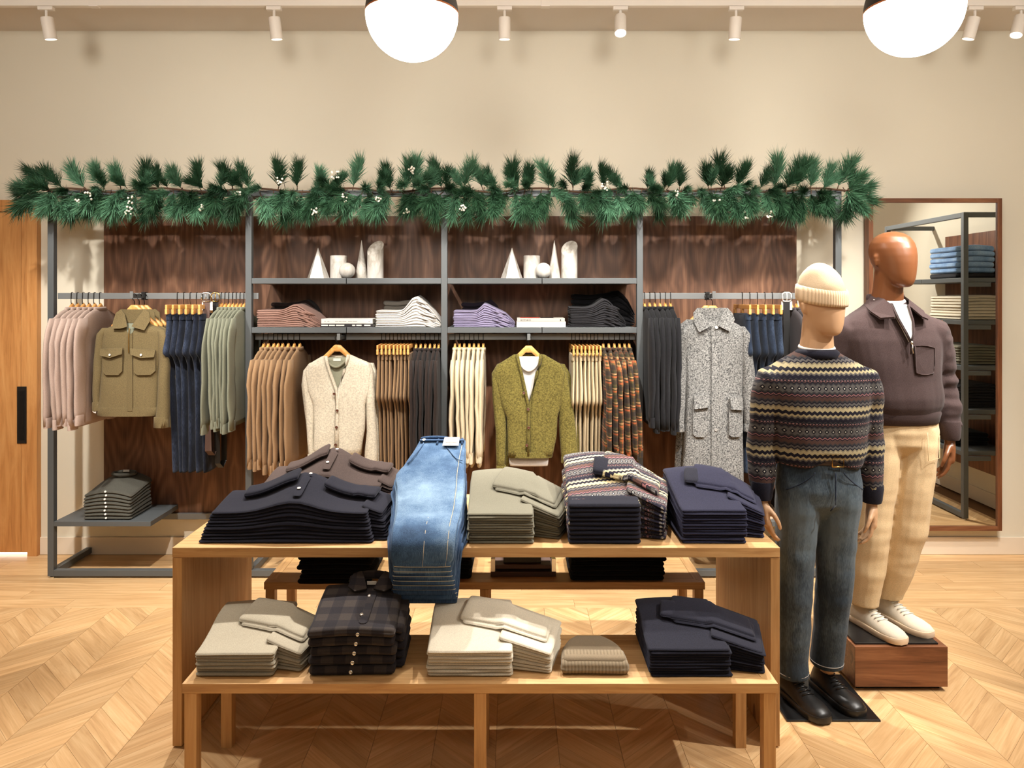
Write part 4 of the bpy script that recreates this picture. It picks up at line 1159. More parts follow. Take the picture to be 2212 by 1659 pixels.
shirt_row([983, 993, 1003, 1014, 1024, 1034, 1044], YM, ZM, 747, C['ivory'], 'ivory shirt', 'left of the moss cardigan', SL=0.61)
trouser_row([1239, 1247, 1256, 1264, 1273, 1281, 1289, 1297], YM, ZM, 746, C['ecru'], 'ecru chinos', 'right of the moss cardigan', L=0.90, seat=0.27)
shirt_row([1303, 1315, 1327, 1338, 1349, 1359], YM, ZM, 747, C['plaid'], 'rust checked flannel shirt', 'above the patterned sweaters', SL=0.58, drift=0.02)
shirt_row(span(1392, 1448, 6), YB, ZE, 659, C['blackshirt'], 'black overshirt', 'left of the grey coat', SL=0.655, fat=1.1)
trouser_row(span(1619, 1686, 5), YB, ZE, 657, C['denim_b4'], 'indigo jeans', 'right of the grey coat', L=0.98)
shirt_row(span(1709, 1731, 3), YB, ZE, 661, C['greyshirt'], 'grey shirt', 'behind the beanie mannequin', SL=0.62, fat=1.2)

# belts looped over the rail ends
def belt(px, y, z, width, strap, buckle, label, py_end, tagged=True, seed=0):
    x = X(px, y); w = width
    t = thing('belt', (x, y, Z(py_end, y)), label, 'belt', 'belts hanging on the rails')
    z1 = Z(py_end, y)
    pth = [(x, y, z-0.018), (x, y-0.002, z-0.15), (x+0.004, y, lerp(z, z1, 0.6)), (x+0.010, y+0.004, z1+0.03), (x+0.02, y+0.03, z1), (x+0.030, y+0.055, z1+0.04), (x+0.034, y+0.05, lerp(z1, z, 0.35))]
    rings = []
    for i, p in enumerate(pth):
        p = Vector(p); d = (Vector(pth[min(i+1, len(pth)-1)])-Vector(pth[max(i-1, 0)])).normalized(); nrm = d.cross(Vector((1, 0, 0))).normalized()
        rings.append([p+Vector((a*w/2, 0, 0))+nrm*b*0.002 for a, b in ((-1, -1), (1, -1), (1, 1), (-1, 1))])
    put('strap', MB().loft(rings), strap, t, smooth=False)
    q = 0.022; bw = w/2+0.006
    loop = [(x-bw, y-0.006, z-q), (x-bw-0.002, y-0.007, z), (x-bw, y-0.006, z+q*0.8), (x-bw+0.012, y-0.004, z+q+0.004), (x+bw-0.012, y-0.004, z+q+0.004), (x+bw, y-0.006, z+q*0.8), (x+bw+0.002, y-0.007, z), (x+bw, y-0.006, z-q), (x+bw-0.012, y-0.004, z-q-0.006), (x-bw+0.012, y-0.004, z-q-0.006), (x-bw, y-0.006, z-q)]
    put('buckle', MB().tube(loop, 0.0038, 6), buckle, t, sharp=None)
    put('buckle_prong', MB().tube([(x, y-0.004, z-q-0.006), (x, y-0.009, z), (x, y-0.005, z+q+0.004)], 0.003, 6), buckle, t, sharp=None)
    put('belt_hook', MB().tube([(x, y-0.003, z+q+0.002), (x, y+0.02, z+q+0.01), (x, YA+0.0-0.0 if y < YA-0.05 else y+0.04, ZE+0.023)], 0.002, 5), M['hook'], t, sharp=None)
    if tagged:
        put('price_tag', MB().box(x-w/2-0.010, x+w/2+0.016, y+0.004, y+0.0055, z-0.082, z-0.028), M['paper'], t, smooth=False)
belt(446, YA-0.09, ZE-0.006, 0.040, M['leather'], M['chrome'], 'brown leather belt with a square silver buckle on the left rail', 985)
belt(466, YA-0.05, ZE-0.006, 0.034, M['leather_dk'], M['brass'], 'dark belt hanging just behind the brown belt', 1012, False)
belt(1699, YB-0.09, ZE-0.004, 0.040, M['leather_dk'], M['white'], 'black belt with a pale square buckle on the right rail', 960)

# ------------------------------------------------------------------ hanging clothes, facing the aisle
def hanger_face(x, y, zr, zw, half, label):
    t = thing('clothes_hanger', (x, y, zw-0.12), label, 'hanger', 'hangers of the clothes facing the aisle')
    hk = [(x, y, zw-0.01), (x, y, min(zw+0.03, zr-0.03)), (x-0.010, y, zr-0.018), (x-0.0145, y, zr), (x-0.010, y, zr+0.011), (x, y, zr+0.0145), (x+0.010, y, zr+0.011), (x+0.0145, y, zr-0.002)]
    put('hook', MB().tube(hk, 0.0022, 6), M['hook'], t, sharp=None)
    zw -= 0.004
    rings = []
    for i in range(17):
        s = -1+2*i/16; a = abs(s)
        rings.append(ring((x+s*half, y+0.012*a, zw-0.022-0.135*max(0, a-0.14)**0.95), 0.0095+0.004*a, 0.022-0.004*a, 10, (0, 1, 0), (0, 0, 1), 0.55))
    put('shoulder_bar', MB().loft(rings), M['hanger'], t, sharp=None)

def rows_loft(rows, Y, b, e=0.7, n=22, close=True, yoff=0.0):
    rings = []
    for r in rows:
        py, l, rr = r[:3]; bb = b*(r[3] if len(r) > 3 else 1)
        rings.append(ring(((X(l, Y)+X(rr, Y))/2, Y+yoff, Z(py, Y)), (X(rr, Y)-X(l, Y))/2, bb, n, (1, 0, 0), (0, -1, 0), e))
    return MB().loft(rings, close)
def dense(rows, k=3):
    out = []
    for a, b in zip(rows, rows[1:]):
        for i in range(k):
            out.append(tuple(lerp(p, q, i/k) for p, q in zip(a, b)))
    return out+[rows[-1]]
def plate(pts, Y, th, dy=None):
    """a cut piece of cloth facing the aisle; dy gives each corner's distance forward"""
    n = len(pts); dy = dy or [0]*n
    a = [Vector((X(x, Y), Y-d-th, Z(y, Y))) for (x, y), d in zip(pts, dy)]; b = [Vector((X(x, Y), Y-d, Z(y, Y))) for (x, y), d in zip(pts, dy)]
    return MB().add(a+b, [tuple(range(n))[::-1], tuple(range(n, 2*n))]+[(i, (i+1) % n, n+(i+1) % n, n+i) for i in range(n)])

def surf(rows, px, py, b, e):
    l = interp([(r[0], r[1]) for r in rows], py); r_ = interp([(r[0], r[2]) for r in rows], py); k = interp([(r[0], r[3] if len(r) > 3 else 1.0) for r in rows], py)
    u = min(0.999, abs(px-(l+r_)/2)/max(1e-6, (r_-l)/2))
    return b*k*(1-u**(2/e))**(e/2)
def on_body(rows, pts, Y, b, e, off, th=0.005, dy=None, n=4):
    '''a cut piece laid on the bulge of a garment, its outline followed closely'''
    P = []; D = []
    dy = dy or [0]*len(pts)
    for i in range(len(pts)):
        (x0, y0), (x1, y1) = pts[i], pts[(i+1) % len(pts)]
        for k in range(n):
            t = k/n; x, y = lerp(x0, x1, t), lerp(y0, y1, t); P.append((x, y)); D.append(lerp(dy[i], dy[(i+1) % len(pts)], t)+off+surf(rows, x, y, b, e))
    cx = sum(p[0] for p in P)/len(P); cy = sum(p[1] for p in P)/len(P); cd = surf(rows, cx, cy, b, e)+off+sum(dy)/len(dy)
    N = len(P)
    f = [Vector((X(x, Y), Y-d-th, Z(y, Y))) for (x, y), d in zip(P, D)]; bk = [Vector((X(x, Y), Y-d+0.004, Z(y, Y))) for (x, y), d in zip(P, D)]
    c = Vector((X(cx, Y), Y-cd-th, Z(cy, Y)))
    return MB().add(f+bk+[c], [(i, (i+1) % N, 2*N) for i in range(N)]+[(i, N+i, N+(i+1) % N, (i+1) % N) for i in range(N)])

def sleeve_face(rows, Y, b, mat, root, seed, cuffmat=None, cuffpx=0, yoff=0.0):
    m = rows_loft(dense(rows, 3), Y, b, 0.85, 16, yoff=yoff); wrinkle(m, 0.007, 12, 9, 8, seed, (0.8, 1, 0.1))
    s = put('sleeve', m, mat, root, sharp=None)
    if cuffpx:
        py, l, r = rows[-1][:3]
        m = rows_loft([(py-cuffpx, l-0.5, r+0.5), (py-cuffpx+0.5, l-1.2, r+1.2), (py+0.8, l-1.4, r+1.4), (py+1.2, l, r)], Y, b*1.06, 0.8, 16, yoff=yoff)
        put('cuff', m, cuffmat or mat, s, sharp=50)
    return s

def jacket():
    x, yh, z = FACE['jacket']
    A0 = [(698, 262, 322, .45), (706, 238, 342, .8), (713, 222, 357, .95), (740, 220, 353, 1), (800, 222, 346, 1), (860, 216, 343, 1), (882, 213, 342, 1), (888, 212.5, 342, 1)]
    for k in (2, 1, 0):
        Y = yh+0.055*k; d = 11*k                       # the ones behind show past the right shoulder
        word = ['frontmost', 'second', 'third'][k]
        hanger_face(X(290+d, Y), Y, z, Z(657, Y), 0.140, 'wooden hanger of the %s olive jacket' % word)
        B = 0.050 if k == 0 else 0.024
        m = rows_loft(dense([(r[0], r[1]+d*0.6, r[2]+d, r[3]) for r in A0], 3), Y, B, 0.75, 34)
        wrinkle(m, 0.007, 8, 6, 6, k*3.0, (0.4, 1, 0.05))
        root = put('corduroy_jacket', m, C['cord'], None, 'olive corduroy zip jacket facing the aisle, %s on its arm' % word, 'jacket', 'olive corduroy jackets on one arm', sharp=None)
        b = 0.034 if k == 0 else 0.022
        sleeve_face([(708, 222+d*.6, 240+d*.6, .7), (722, 211+d*.6, 232+d*.6, 1), (780, 205+d*.6, 226+d*.6, 1), (850, 202+d*.6, 220+d*.6, 1), (885, 203+d*.6, 219+d*.6, 1)], Y, b, C['cord'], root, 1.0+k, None, 17)
        sleeve_face([(712, 338+d, 357+d, .7), (726, 344+d, 366+d, 1), (790, 347+d, 369+d, 1), (860, 343+d, 368+d, 1), (921, 337+d, 366+d, 1)], Y, b, C['cord'], root, 5.0+k, None, 22, yoff=-0.012 if k == 0 else 0)
        yc = Y-0.022 if k == 0 else Y-0.004
        put('collar_wing', plate([(262+d, 668), (272+d, 678), (283+d, 705), (268+d, 709), (250+d, 709.5), (248+d, 695), (252+d, 676)], yc, 0.006, [0, 0.010, 0.040, 0.042, 0.036, 0.016, 0.004]), C['cord'], root, smooth=False)
        put('collar_wing', plate([(313+d, 667), (324+d, 675), (328+d, 692), (319+d, 713), (305+d, 709), (292+d, 704.5), (304+d, 680)], yc, 0.006, [0.0, 0.004, 0.016, 0.036, 0.042, 0.040, 0.010]), C['cord'], root, smooth=False)
        m = MB().loft([ring(W(288+d, py, Y+0.008), X(288+d+r, Y)-X(288+d, Y), 0.034, 24) for py, r in ((697, 31), (680, 31), (670, 29), (668, 27))], False)
        put('collar_stand', m, C['cord'], root, sharp=None)
        if k: continue
        e = 0.75
        put('lining', on_body(A0, [(272, 698), (306, 698), (298, 712), (290, 728), (281, 708)], Y, B, e, 0.001, 0.002), C['sageshirt'], root, smooth=False)
        put('neck_label', plate([(281, 683), (297, 683), (297, 690), (281, 690)], Y+0.030, 0.002), M['ink'], root, smooth=False)
        for q in (((224, 752), (277, 750), (277, 763), (251, 771), (226, 766)), ((293, 751), (344, 755), (342, 770), (316, 771), (296, 764))):
            lx, rx = min(p[0] for p in q), max(p[0] for p in q)
            put('pocket', on_body(A0, [(lx+5, 760), (rx-1, 760), (rx-2, 800), (rx-10, 808), (lx+14, 808), (lx+7, 802)], Y, B, e, 0.008, 0.005), C['cord'], root, smooth=True, sharp=30)
            put('pocket_flap', on_body(A0, list(q), Y, B, e, 0.014, 0.004, [0, 0, 0.010, 0.012, 0.010]), C['cord'], root, smooth=True, sharp=30)
        for px in (251.5, 318): button('snap_button', (X(px, Y), Y-surf(A0, px, 764, B, e)-0.032, Z(764.5, Y)), 0.0065, M['pearl'], root, (0, -1, 0.2))
        put('zip_placket', on_body(A0, [(284, 724), (296, 718), (296, 885), (285, 885)], Y, B, e, 0.005, 0.003, n=6), C['cord'], root, smooth=False)
        put('zip', MB().tube([(X(289, Y), Y-surf(A0, 289, py, B, e)-0.012, Z(py, Y)) for py in (708, 720, 735, 760)], 0.003, 6), M['brass'], root)
        put('hem_band', rows_loft([(879, 212.5, 343), (880, 211.5, 344), (896, 211, 343.5), (897, 213, 342)], Y, 0.055, 0.75, 34), C['cord'], root, sharp=50)
        put('price_tag', plate([(204, 871), (211, 874), (207, 893), (200, 890)], Y-0.03, 0.001), M['paper'], root, smooth=False)
jacket()

def cardigan(key, mat, teemat, noun, P, buttons, name, zw_py, tee_below=None):
    x, yh, z = FACE[key]
    for k in (1, 0):
        Y = yh+0.06*k
        word = 'frontmost' if k == 0 else 'second'
        hanger_face(X(P['cx'], Y), Y, z, Z(zw_py, Y), 0.140, 'wooden hanger of the %s %s' % (word, noun))
        d = 7*k
        root = None
        for side in ('left', 'right') if k == 0 else ('back',):
            m = rows_loft(dense(P[side], 3), Y, 0.030, 0.7, 26, yoff=-0.020 if k == 0 else 0); wrinkle(m, 0.007, 9, 6, 7, 3.0+k, (0.3, 1, 0.05))
            if root is None: root = put(name, m, mat, None, '%s facing the aisle, %s on its arm' % (noun, word), 'cardigan', noun+'s on one arm', sharp=None)
            else: put('front_panel', m, mat, root, sharp=None)
        if k == 0:
            m = rows_loft(dense(P['back'], 2), Y, 0.016, 0.7, 20, yoff=0.032); put('back_panel', m, mat, root, sharp=None)
        for si, (key_s, sd) in enumerate((('sl', 2.0), ('sr', 7.0))):
            r = [(a[0], a[1]+d, a[2]+d)+tuple(a[3:]) for a in P[key_s]]
            sleeve_face(r, Y, 0.032 if k == 0 else 0.02, mat, root, sd+k, mat, 14 if k == 0 else 0, yoff=-0.004)
        if k == 0:
            # neck bands down both sides of the V
            for side, idx in (('left', 2), ('right', 1)):
                pts = [(r[idx], r[0]) for r in P[side]]
                put('neck_band', MB().tube([W(px, py, Y-0.044) for px, py in pts], 0.012, 8, 0.8), mat, root, sharp=None)
            for px, py in buttons: button('button', (X(px, Y-0.06), Y-0.062, Z(py, Y-0.06)), 0.009, M['horn'], root, (0, -1, 0.1))
            lo = P['left'][-1]; hi = P['right'][-1]
            put('rib_hem', rows_loft([(lo[0]-12, lo[1]-0.5, hi[2]+0.5), (lo[0]-11, lo[1]-1, hi[2]+1), (lo[0]+0.5, lo[1], hi[2]), (lo[0]+1, lo[1]+1, hi[2]-1)], Y, 0.034, 0.7, 26, yoff=-0.020), mat, root, sharp=50)
            # tee shirt worn inside: its own thing on the same hanger
            m = rows_loft(dense(P['tee'], 2), Y, 0.018, 0.7, 22, yoff=0.006)
            tee = put('tee_shirt', m, teemat, None, ('%s tee shirt inside the ' % ('white' if teemat is C['tee_w'] else 'sage grey'))+noun, 'tee shirt', sharp=None)
            nl, nr, ny, ndrop = P['neck']
            put('neck_rib', MB().tube([(X(lerp(nl, nr, i/14), Y), Y-0.022-0.006*math.sin(math.pi*i/14), Z(ny+ndrop*math.sin(math.pi*i/14), Y)) for i in range(15)], 0.0085, 8, 0.9), teemat, tee, sharp=None)
            put('neck_label', plate([((nl+nr)/2-8, ny+0), ((nl+nr)/2+8, ny+0), ((nl+nr)/2+8, ny+6), ((nl+nr)/2-8, ny+6)], Y-0.012, 0.0015), M['paper'], tee, smooth=False)
            if tee_below: put('hem', rows_loft(tee_below, Y, 0.020, 0.7, 22, yoff=0.0), teemat, tee, sharp=None)
cardigan('cream', C['boucle'], C['tee_g'], 'cream boucle cardigan', dict(
    left=[(769, 697, 704, .5), (786, 668, 707, .8), (802, 662, 712), (843, 668, 727), (872, 679, 729), (925, 681, 729), (984, 678, 729)],
    right=[(766, 752, 760, .5), (784, 749, 799, .8), (800, 744, 804), (843, 730, 801), (872, 729, 791), (925, 727, 790), (984, 726, 779)],
    back=[(768, 699, 757, .5), (786, 668, 800, .9), (802, 663, 804), (872, 679, 791), (984, 679, 779)],
    cx=729, tee=[(772, 700, 756), (786, 690, 766), (850, 690, 768), (970, 688, 770)], neck=(704, 752, 774, 18),
    sl=[(784, 668, 690, .7), (800, 656, 685), (830, 653, 684), (870, 656, 681), (930, 664, 681), (994, 667, 680)],
    sr=[(784, 780, 800, .7), (800, 784, 806), (850, 790, 810), (930, 792, 815), (975, 789, 817), (1005, 789, 814)]),
    [(722, 851), (728.5, 887), (727, 923), (725, 961)], 'cardigan', 743)
cardigan('green', C['moss'], C['tee_w'], 'moss green cardigan', dict(
    left=[(765, 1110, 1117, .5), (786, 1076, 1121, .8), (805, 1066, 1126), (874, 1083, 1141), (900, 1094, 1142), (940, 1096, 1142), (985, 1097, 1142)],
    right=[(765, 1168, 1175, .5), (786, 1166, 1212, .8), (805, 1160, 1220), (874, 1143, 1212), (900, 1142, 1204), (940, 1141, 1202), (985, 1140, 1193)],
    back=[(766, 1113, 1172, .5), (786, 1078, 1211, .9), (805, 1068, 1218), (900, 1094, 1204), (985, 1098, 1193)],
    cx=1142, tee=[(770, 1114, 1171), (786, 1106, 1180), (880, 1104, 1184), (1004, 1102, 1184)], neck=(1116, 1168, 774, 26),
    sl=[(786, 1074, 1096, .7), (806, 1062, 1092), (860, 1063, 1093), (930, 1070, 1094), (1018, 1073, 1092)],
    sr=[(786, 1194, 1213, .7), (806, 1200, 1224), (870, 1206, 1237), (940, 1208, 1246), (998, 1213, 1252)]),
    [(1131.5, 849), (1141, 884), (1142, 924), (1138, 962)], 'cardigan', 745,
    tee_below=[(985, 1099, 1186), (1000, 1100, 1184), (1006, 1102, 1183)])

def coat():
    x, yh, z = FACE['coat']
    A = [(690, 1500, 1572, .5), (702, 1484, 1596, .85), (716, 1474, 1610, 1), (760, 1476, 1606, 1), (850, 1480, 1602, 1), (950, 1477, 1604, 1), (1040, 1472, 1606, 1), (1110, 1470, 1607, 1)]
    for k in (1, 0):
        Y = yh+0.07*k; d = -12*k
        word = 'frontmost' if k == 0 else 'second'
        hanger_face(X(1539+d, Y), Y, z, Z(658, Y), 0.138, 'wooden hanger of the %s grey coat' % word)
        B = 0.055 if k == 0 else 0.024; e = 0.75
        m = rows_loft(dense([(r[0], r[1]+d*1.4, r[2]+d, r[3]) for r in A], 3), Y, B, e, 34); wrinkle(m, 0.006, 7, 6, 3, 4.0+k, (0.3, 1, 0.05))
        root = put('wool_coat', m, C['tweed'], None, 'grey tweed overcoat facing the aisle, %s on its arm' % word, 'coat', 'grey tweed coats on one arm', sharp=None)
        if k == 0:
            sleeve_face([(705, 1588, 1606, .7), (722, 1597, 1618, 1), (800, 1601, 1629, 1), (870, 1603, 1630, 1), (930, 1607, 1629, 1)], Y, 0.036, C['tweed'], root, 1.0, C['tweed'], 16, yoff=-0.01)
            sleeve_face([(705, 1478, 1494, .7), (722, 1464, 1486, 1), (800, 1456, 1482, 1), (870, 1454, 1480, 1), (930, 1454, 1476, 1)], Y, 0.036, C['tweed'], root, 2.0, C['tweed'], 16, yoff=-0.005)
            yc = Y-0.026
            put('collar_wing', plate([(1506, 665), (1518, 676), (1532, 702), (1520, 710), (1506, 717), (1497, 695), (1497, 676)], yc, 0.008, [0, 0.008, 0.042, 0.045, 0.040, 0.014, 0.003]), C['tweed'], root, smooth=False)
            put('collar_wing', plate([(1571, 665), (1581, 676), (1585, 690), (1572, 716), (1558, 709), (1544, 702), (1560, 676)], yc, 0.008, [0, 0.003, 0.014, 0.040, 0.045, 0.042, 0.008]), C['tweed'], root, smooth=False)
            put('collar_stand', MB().loft([ring(W(1539, py, Y+0.008), X(1539+r, Y)-X(1539, Y), 0.036, 24) for py, r in ((696, 36), (680, 36), (668, 33), (665, 31))], False), C['tweed'], root, sharp=None)
            put('lining', plate([(1520, 678), (1558, 678), (1546, 703), (1532, 703)], Y-0.020, 0.003), M['ink'], root, smooth=False)
            put('neck_label', plate([(1531, 682), (1546, 682), (1546, 689), (1531, 689)], Y-0.024, 0.002), M['paper'], root, smooth=False)
            put('placket', on_body(A, [(1531, 704), (1553, 704), (1553, 1108), (1531, 1108)], Y, B, e, 0.006, 0.005, n=8), C['tweed'], root, smooth=False)
            for q in (((1494, 852), (1522, 850), (1525, 876), (1494, 880)), ((1570, 854), (1600, 857), (1600, 883), (1571, 880))):
                lx, rx = q[0][0], q[1][0]
                put('pocket', on_body(A, [(lx-2, 870), (rx+1, 870), (rx+1, 930), (rx-6, 940), (lx+4, 940), (lx-2, 934)], Y, B, e, 0.008, 0.006), C['tweed'], root, sharp=30)
                put('pocket_flap', on_body(A, list(q), Y, B, e, 0.014, 0.006, [0, 0, 0.012, 0.012]), C['tweed'], root, sharp=30)
            button('button', (X(1541, Y), Y-surf(A, 1541, 706, B, e)-0.020, Z(706, Y)), 0.010, M['pearl'], root, (0, -1, 0)); button('button', (X(1540, Y), Y-surf(A, 1540, 924, B, e)-0.013, Z(924, Y)), 0.009, M['print'], root, (0, -1, 0))
            put('cuff_strap', plate([(1620, 905), (1628, 905), (1628, 918), (1620, 918)], Y-0.042, 0.006), M['leather_dk'], root, smooth=False)
coat()
# ------------------------------------------------------------------ mannequins
def fuse(mbs, voxel, smooth=6, name='fused'):
    """grow overlapping volumes into one continuous skin"""
    m = MB()
    for q in mbs: m.merge(q)
    me = mesh_of(m, name, None, False)
    bm = bmesh.new(); bm.from_mesh(me); bmesh.ops.recalc_face_normals(bm, faces=bm.faces); bm.to_mesh(me); bm.free()
    o = bpy.data.objects.new(name, me); COL.objects.link(o)
    r = o.modifiers.new('r', 'REMESH'); r.mode = 'VOXEL'; r.voxel_size = voxel; r.use_smooth_shade = True
    if smooth:
        s = o.modifiers.new('s', 'SMOOTH'); s.factor = 0.5; s.iterations = smooth
    bpy.context.view_layer.update()
    e = bpy.data.meshes.new_from_object(o.evaluated_get(bpy.context.evaluated_depsgraph_get()))
    bpy.data.objects.remove(o); bpy.data.meshes.remove(me)
    out = MB(); out.v = [v.co.copy() for v in e.vertices]; out.f = [tuple(p.vertices) for p in e.polygons]
    bpy.data.meshes.remove(e)
    return out

def limb(pts, rad, n=16, flat=None, axis=(1, 0, 0)):
    """tapering limb through joints: rad = (side radius, front radius) at each"""
    rings = []; pts = [Vector(p) for p in pts]
    # resample smoothly
    P = []; R = []
    for i in range(len(pts)-1):
        for k in range(5):
            t = k/5; P.append(pts[i].lerp(pts[i+1], t)); R.append((lerp(rad[i][0], rad[i+1][0], sm(t)), lerp(rad[i][1], rad[i+1][1], sm(t))))
    P.append(pts[-1]); R.append(rad[-1])
    ax = Vector(axis)
    for i, p in enumerate(P):
        d = (P[min(i+1, len(P)-1)]-P[max(i-1, 0)]).normalized()
        b = d.cross(ax).normalized(); a = b.cross(d).normalized()
        rings.append([p+a*math.cos(t)*R[i][0]+b*math.sin(t)*R[i][1] for t in [2*math.pi*k/n for k in range(n)]])
    return MB().loft(rings)
def capsule(a, b, ra, rb, n=10):
    a, b = Vector(a), Vector(b); d = (b-a).normalized()
    u = d.cross(Vector((0.3, 0.9, 0.2))).normalized(); w = d.cross(u)
    rings = []
    for k in range(5):
        t = math.pi/2*k/4; rings.append((a-d*ra*math.cos(t), max(0.0005, ra*math.sin(t))))
    for k in range(1, 6):
        t = math.pi/2*(1-k/5); rings.append((b+d*rb*math.cos(t), max(0.0005, rb*math.sin(t))))
    return MB().loft([[c+u*r*math.cos(q)+w*r*math.sin(q) for q in [2*math.pi*j/n for j in range(n)]] for c, r in rings])

HEAD = [(0.000, 0.010, -0.076, -0.052), (0.005, 0.022, -0.088, -0.036), (0.014, 0.033, -0.096, -0.014), (0.030, 0.044, -0.102, 0.018), (0.052, 0.054, -0.106, 0.046), (0.080, 0.063, -0.109, 0.072), (0.110, 0.070, -0.110, 0.090),
        (0.140, 0.075, -0.108, 0.100), (0.170, 0.077, -0.102, 0.102), (0.198, 0.073, -0.091, 0.095), (0.222, 0.061, -0.073, 0.078), (0.238, 0.044, -0.049, 0.056), (0.248, 0.018, -0.018, 0.026)]
def head_mb(c, yaw, kx=1.12, kz=1.0):
    rings = []
    for z, hw, yf, yb in HEAD:
        z *= kz; hw *= kx*(1.0+0.12*sm((0.10-z)/0.10)); yb *= 1.06*kx/1.12; yf *= kx/1.12
        r = []
        for k in range(40):
            t = 2*math.pi*k/40; x = hw*math.cos(t); y = (yf+yb)/2+(yb-yf)/2*math.sin(t)
            r.append(Vector((x*math.cos(yaw)-y*math.sin(yaw), x*math.sin(yaw)+y*math.cos(yaw), z))+c)
        rings.append(r)
    m = MB().loft(rings)
    for s in (-1, 1):                          # flat moulded ears
        for z, r in ((0.135, 0.016), (0.118, 0.015), (0.103, 0.011)):
            p = Vector((s*0.072*kx, 0.012, z*kz)); p = Vector((p.x*math.cos(yaw)-p.y*math.sin(yaw), p.x*math.sin(yaw)+p.y*math.cos(yaw), p.z))+c
            m.merge(capsule(p, p+Vector((0, 0.006, 0.004)), r, r*0.8))
    return m
def hand_mb(wr, s, fw, pose=0.0):
    """relaxed hand below a wrist; s=+1 hand on the viewer's right; thumb forwards (towards -y)"""
    wr = Vector(wr); f = Vector(fw).normalized()
    down = Vector((0, 0, -1)); inn = Vector((-s, 0, 0))
    def at(d, fo, i): return wr+down*d+f*fo+inn*i
    out = [limb([at(-0.05, 0.0, 0), at(0.0, 0.0, 0), at(0.035, 0.006, 0.002), at(0.085, 0.010, 0.006), at(0.098, 0.010, 0.010)], [(0.024, 0.029), (0.021, 0.028), (0.021, 0.038), (0.019, 0.043), (0.012, 0.040)], axis=(1, 0, 0))]
    # four fingers of different length, each bent twice towards the thigh
    for k, (fo, L) in enumerate(((0.040, 0.074), (0.019, 0.084), (-0.003, 0.078), (-0.023, 0.060))):
        a = at(0.082, fo, 0.006); b = at(0.086+L*0.45, fo+0.006, 0.014+0.004*k); c = at(0.086+L*0.78, fo+0.004, 0.030+0.006*k); d = at(0.086+L*0.98, fo-0.001, 0.050+0.006*k)
        out += [capsule(a, b, 0.0105, 0.0095), capsule(b, c, 0.0095, 0.0085), capsule(c, d, 0.0085, 0.0072)]
    # thumb from the side of the palm near its base
    a = at(0.022, 0.026, 0.004); b = at(0.052, 0.054, 0.020); c = at(0.082, 0.060, 0.034); d = at(0.106, 0.054, 0.044)
    out += [capsule(a, b, 0.0150, 0.0120), capsule(b, c, 0.0118, 0.0105), capsule(c, d, 0.0103, 0.0085)]
    return out

def figure(base, J, skin, label, yaw, kx=1.12, kz=1.0):
    """J: joints in metres relative to base. returns the Empty and a function rel->world"""
    B = Vector(base)
    t = thing('mannequin', base, label, 'mannequin')
    w = lambda p: B+Vector(p)
    parts = [head_mb(w(J['chin']), yaw, kx, kz)]
    nk = Vector(J['neck']); ch = Vector(J['chin'])
    hc = Vector((ch.x+0.03*math.sin(yaw)*-1, ch.y+0.010, ch.z+0.075))
    parts.append(limb([w(nk+Vector((0, 0.01, -0.06))), w(nk), w(nk.lerp(hc, 0.55)), w(hc)], [(0.095, 0.08), (0.074, 0.070), (0.066, 0.066), (0.064, 0.070)]))
    pel = Vector(J['pelvis']); chest = Vector(J['chest'])
    parts.append(limb([w(pel+Vector((0, 0, -0.07))), w(pel), w(pel.lerp(chest, 0.4)), w(chest), w(chest+Vector((0, 0, 0.10))), w(nk+Vector((0, 0.01, -0.02)))], [(0.10, 0.08), (0.155, 0.105), (0.135, 0.095), (0.170, 0.115), (0.165, 0.10), (0.06, 0.055)]))
    for s in ('l', 'r'):
        sh, el, wr = J['sh'+s], J['el'+s], J['wr'+s]
        parts.append(limb([w(sh), w(Vector(sh).lerp(Vector(el), 0.4)), w(el), w(Vector(el).lerp(Vector(wr), 0.35)), w(wr)], [(0.052, 0.055), (0.045, 0.048), (0.036, 0.038), (0.036, 0.038), (0.023, 0.028)]))
        parts += hand_mb(w(wr), -1 if s == 'l' else 1, J.get('hf'+s, (0, -1, 0)))
        hp, kn, an = J['hip'+s], J['kn'+s], J['an'+s]
        parts.append(limb([w(hp), w(Vector(hp).lerp(Vector(kn), 0.5)), w(kn), w(Vector(kn).lerp(Vector(an), 0.35)), w(an)], [(0.082, 0.092), (0.066, 0.074), (0.048, 0.054), (0.050, 0.056), (0.030, 0.036)]))
    m = fuse(parts, 0.0048, 9)
    put('body', m, skin, t, sharp=None)
    return t, w

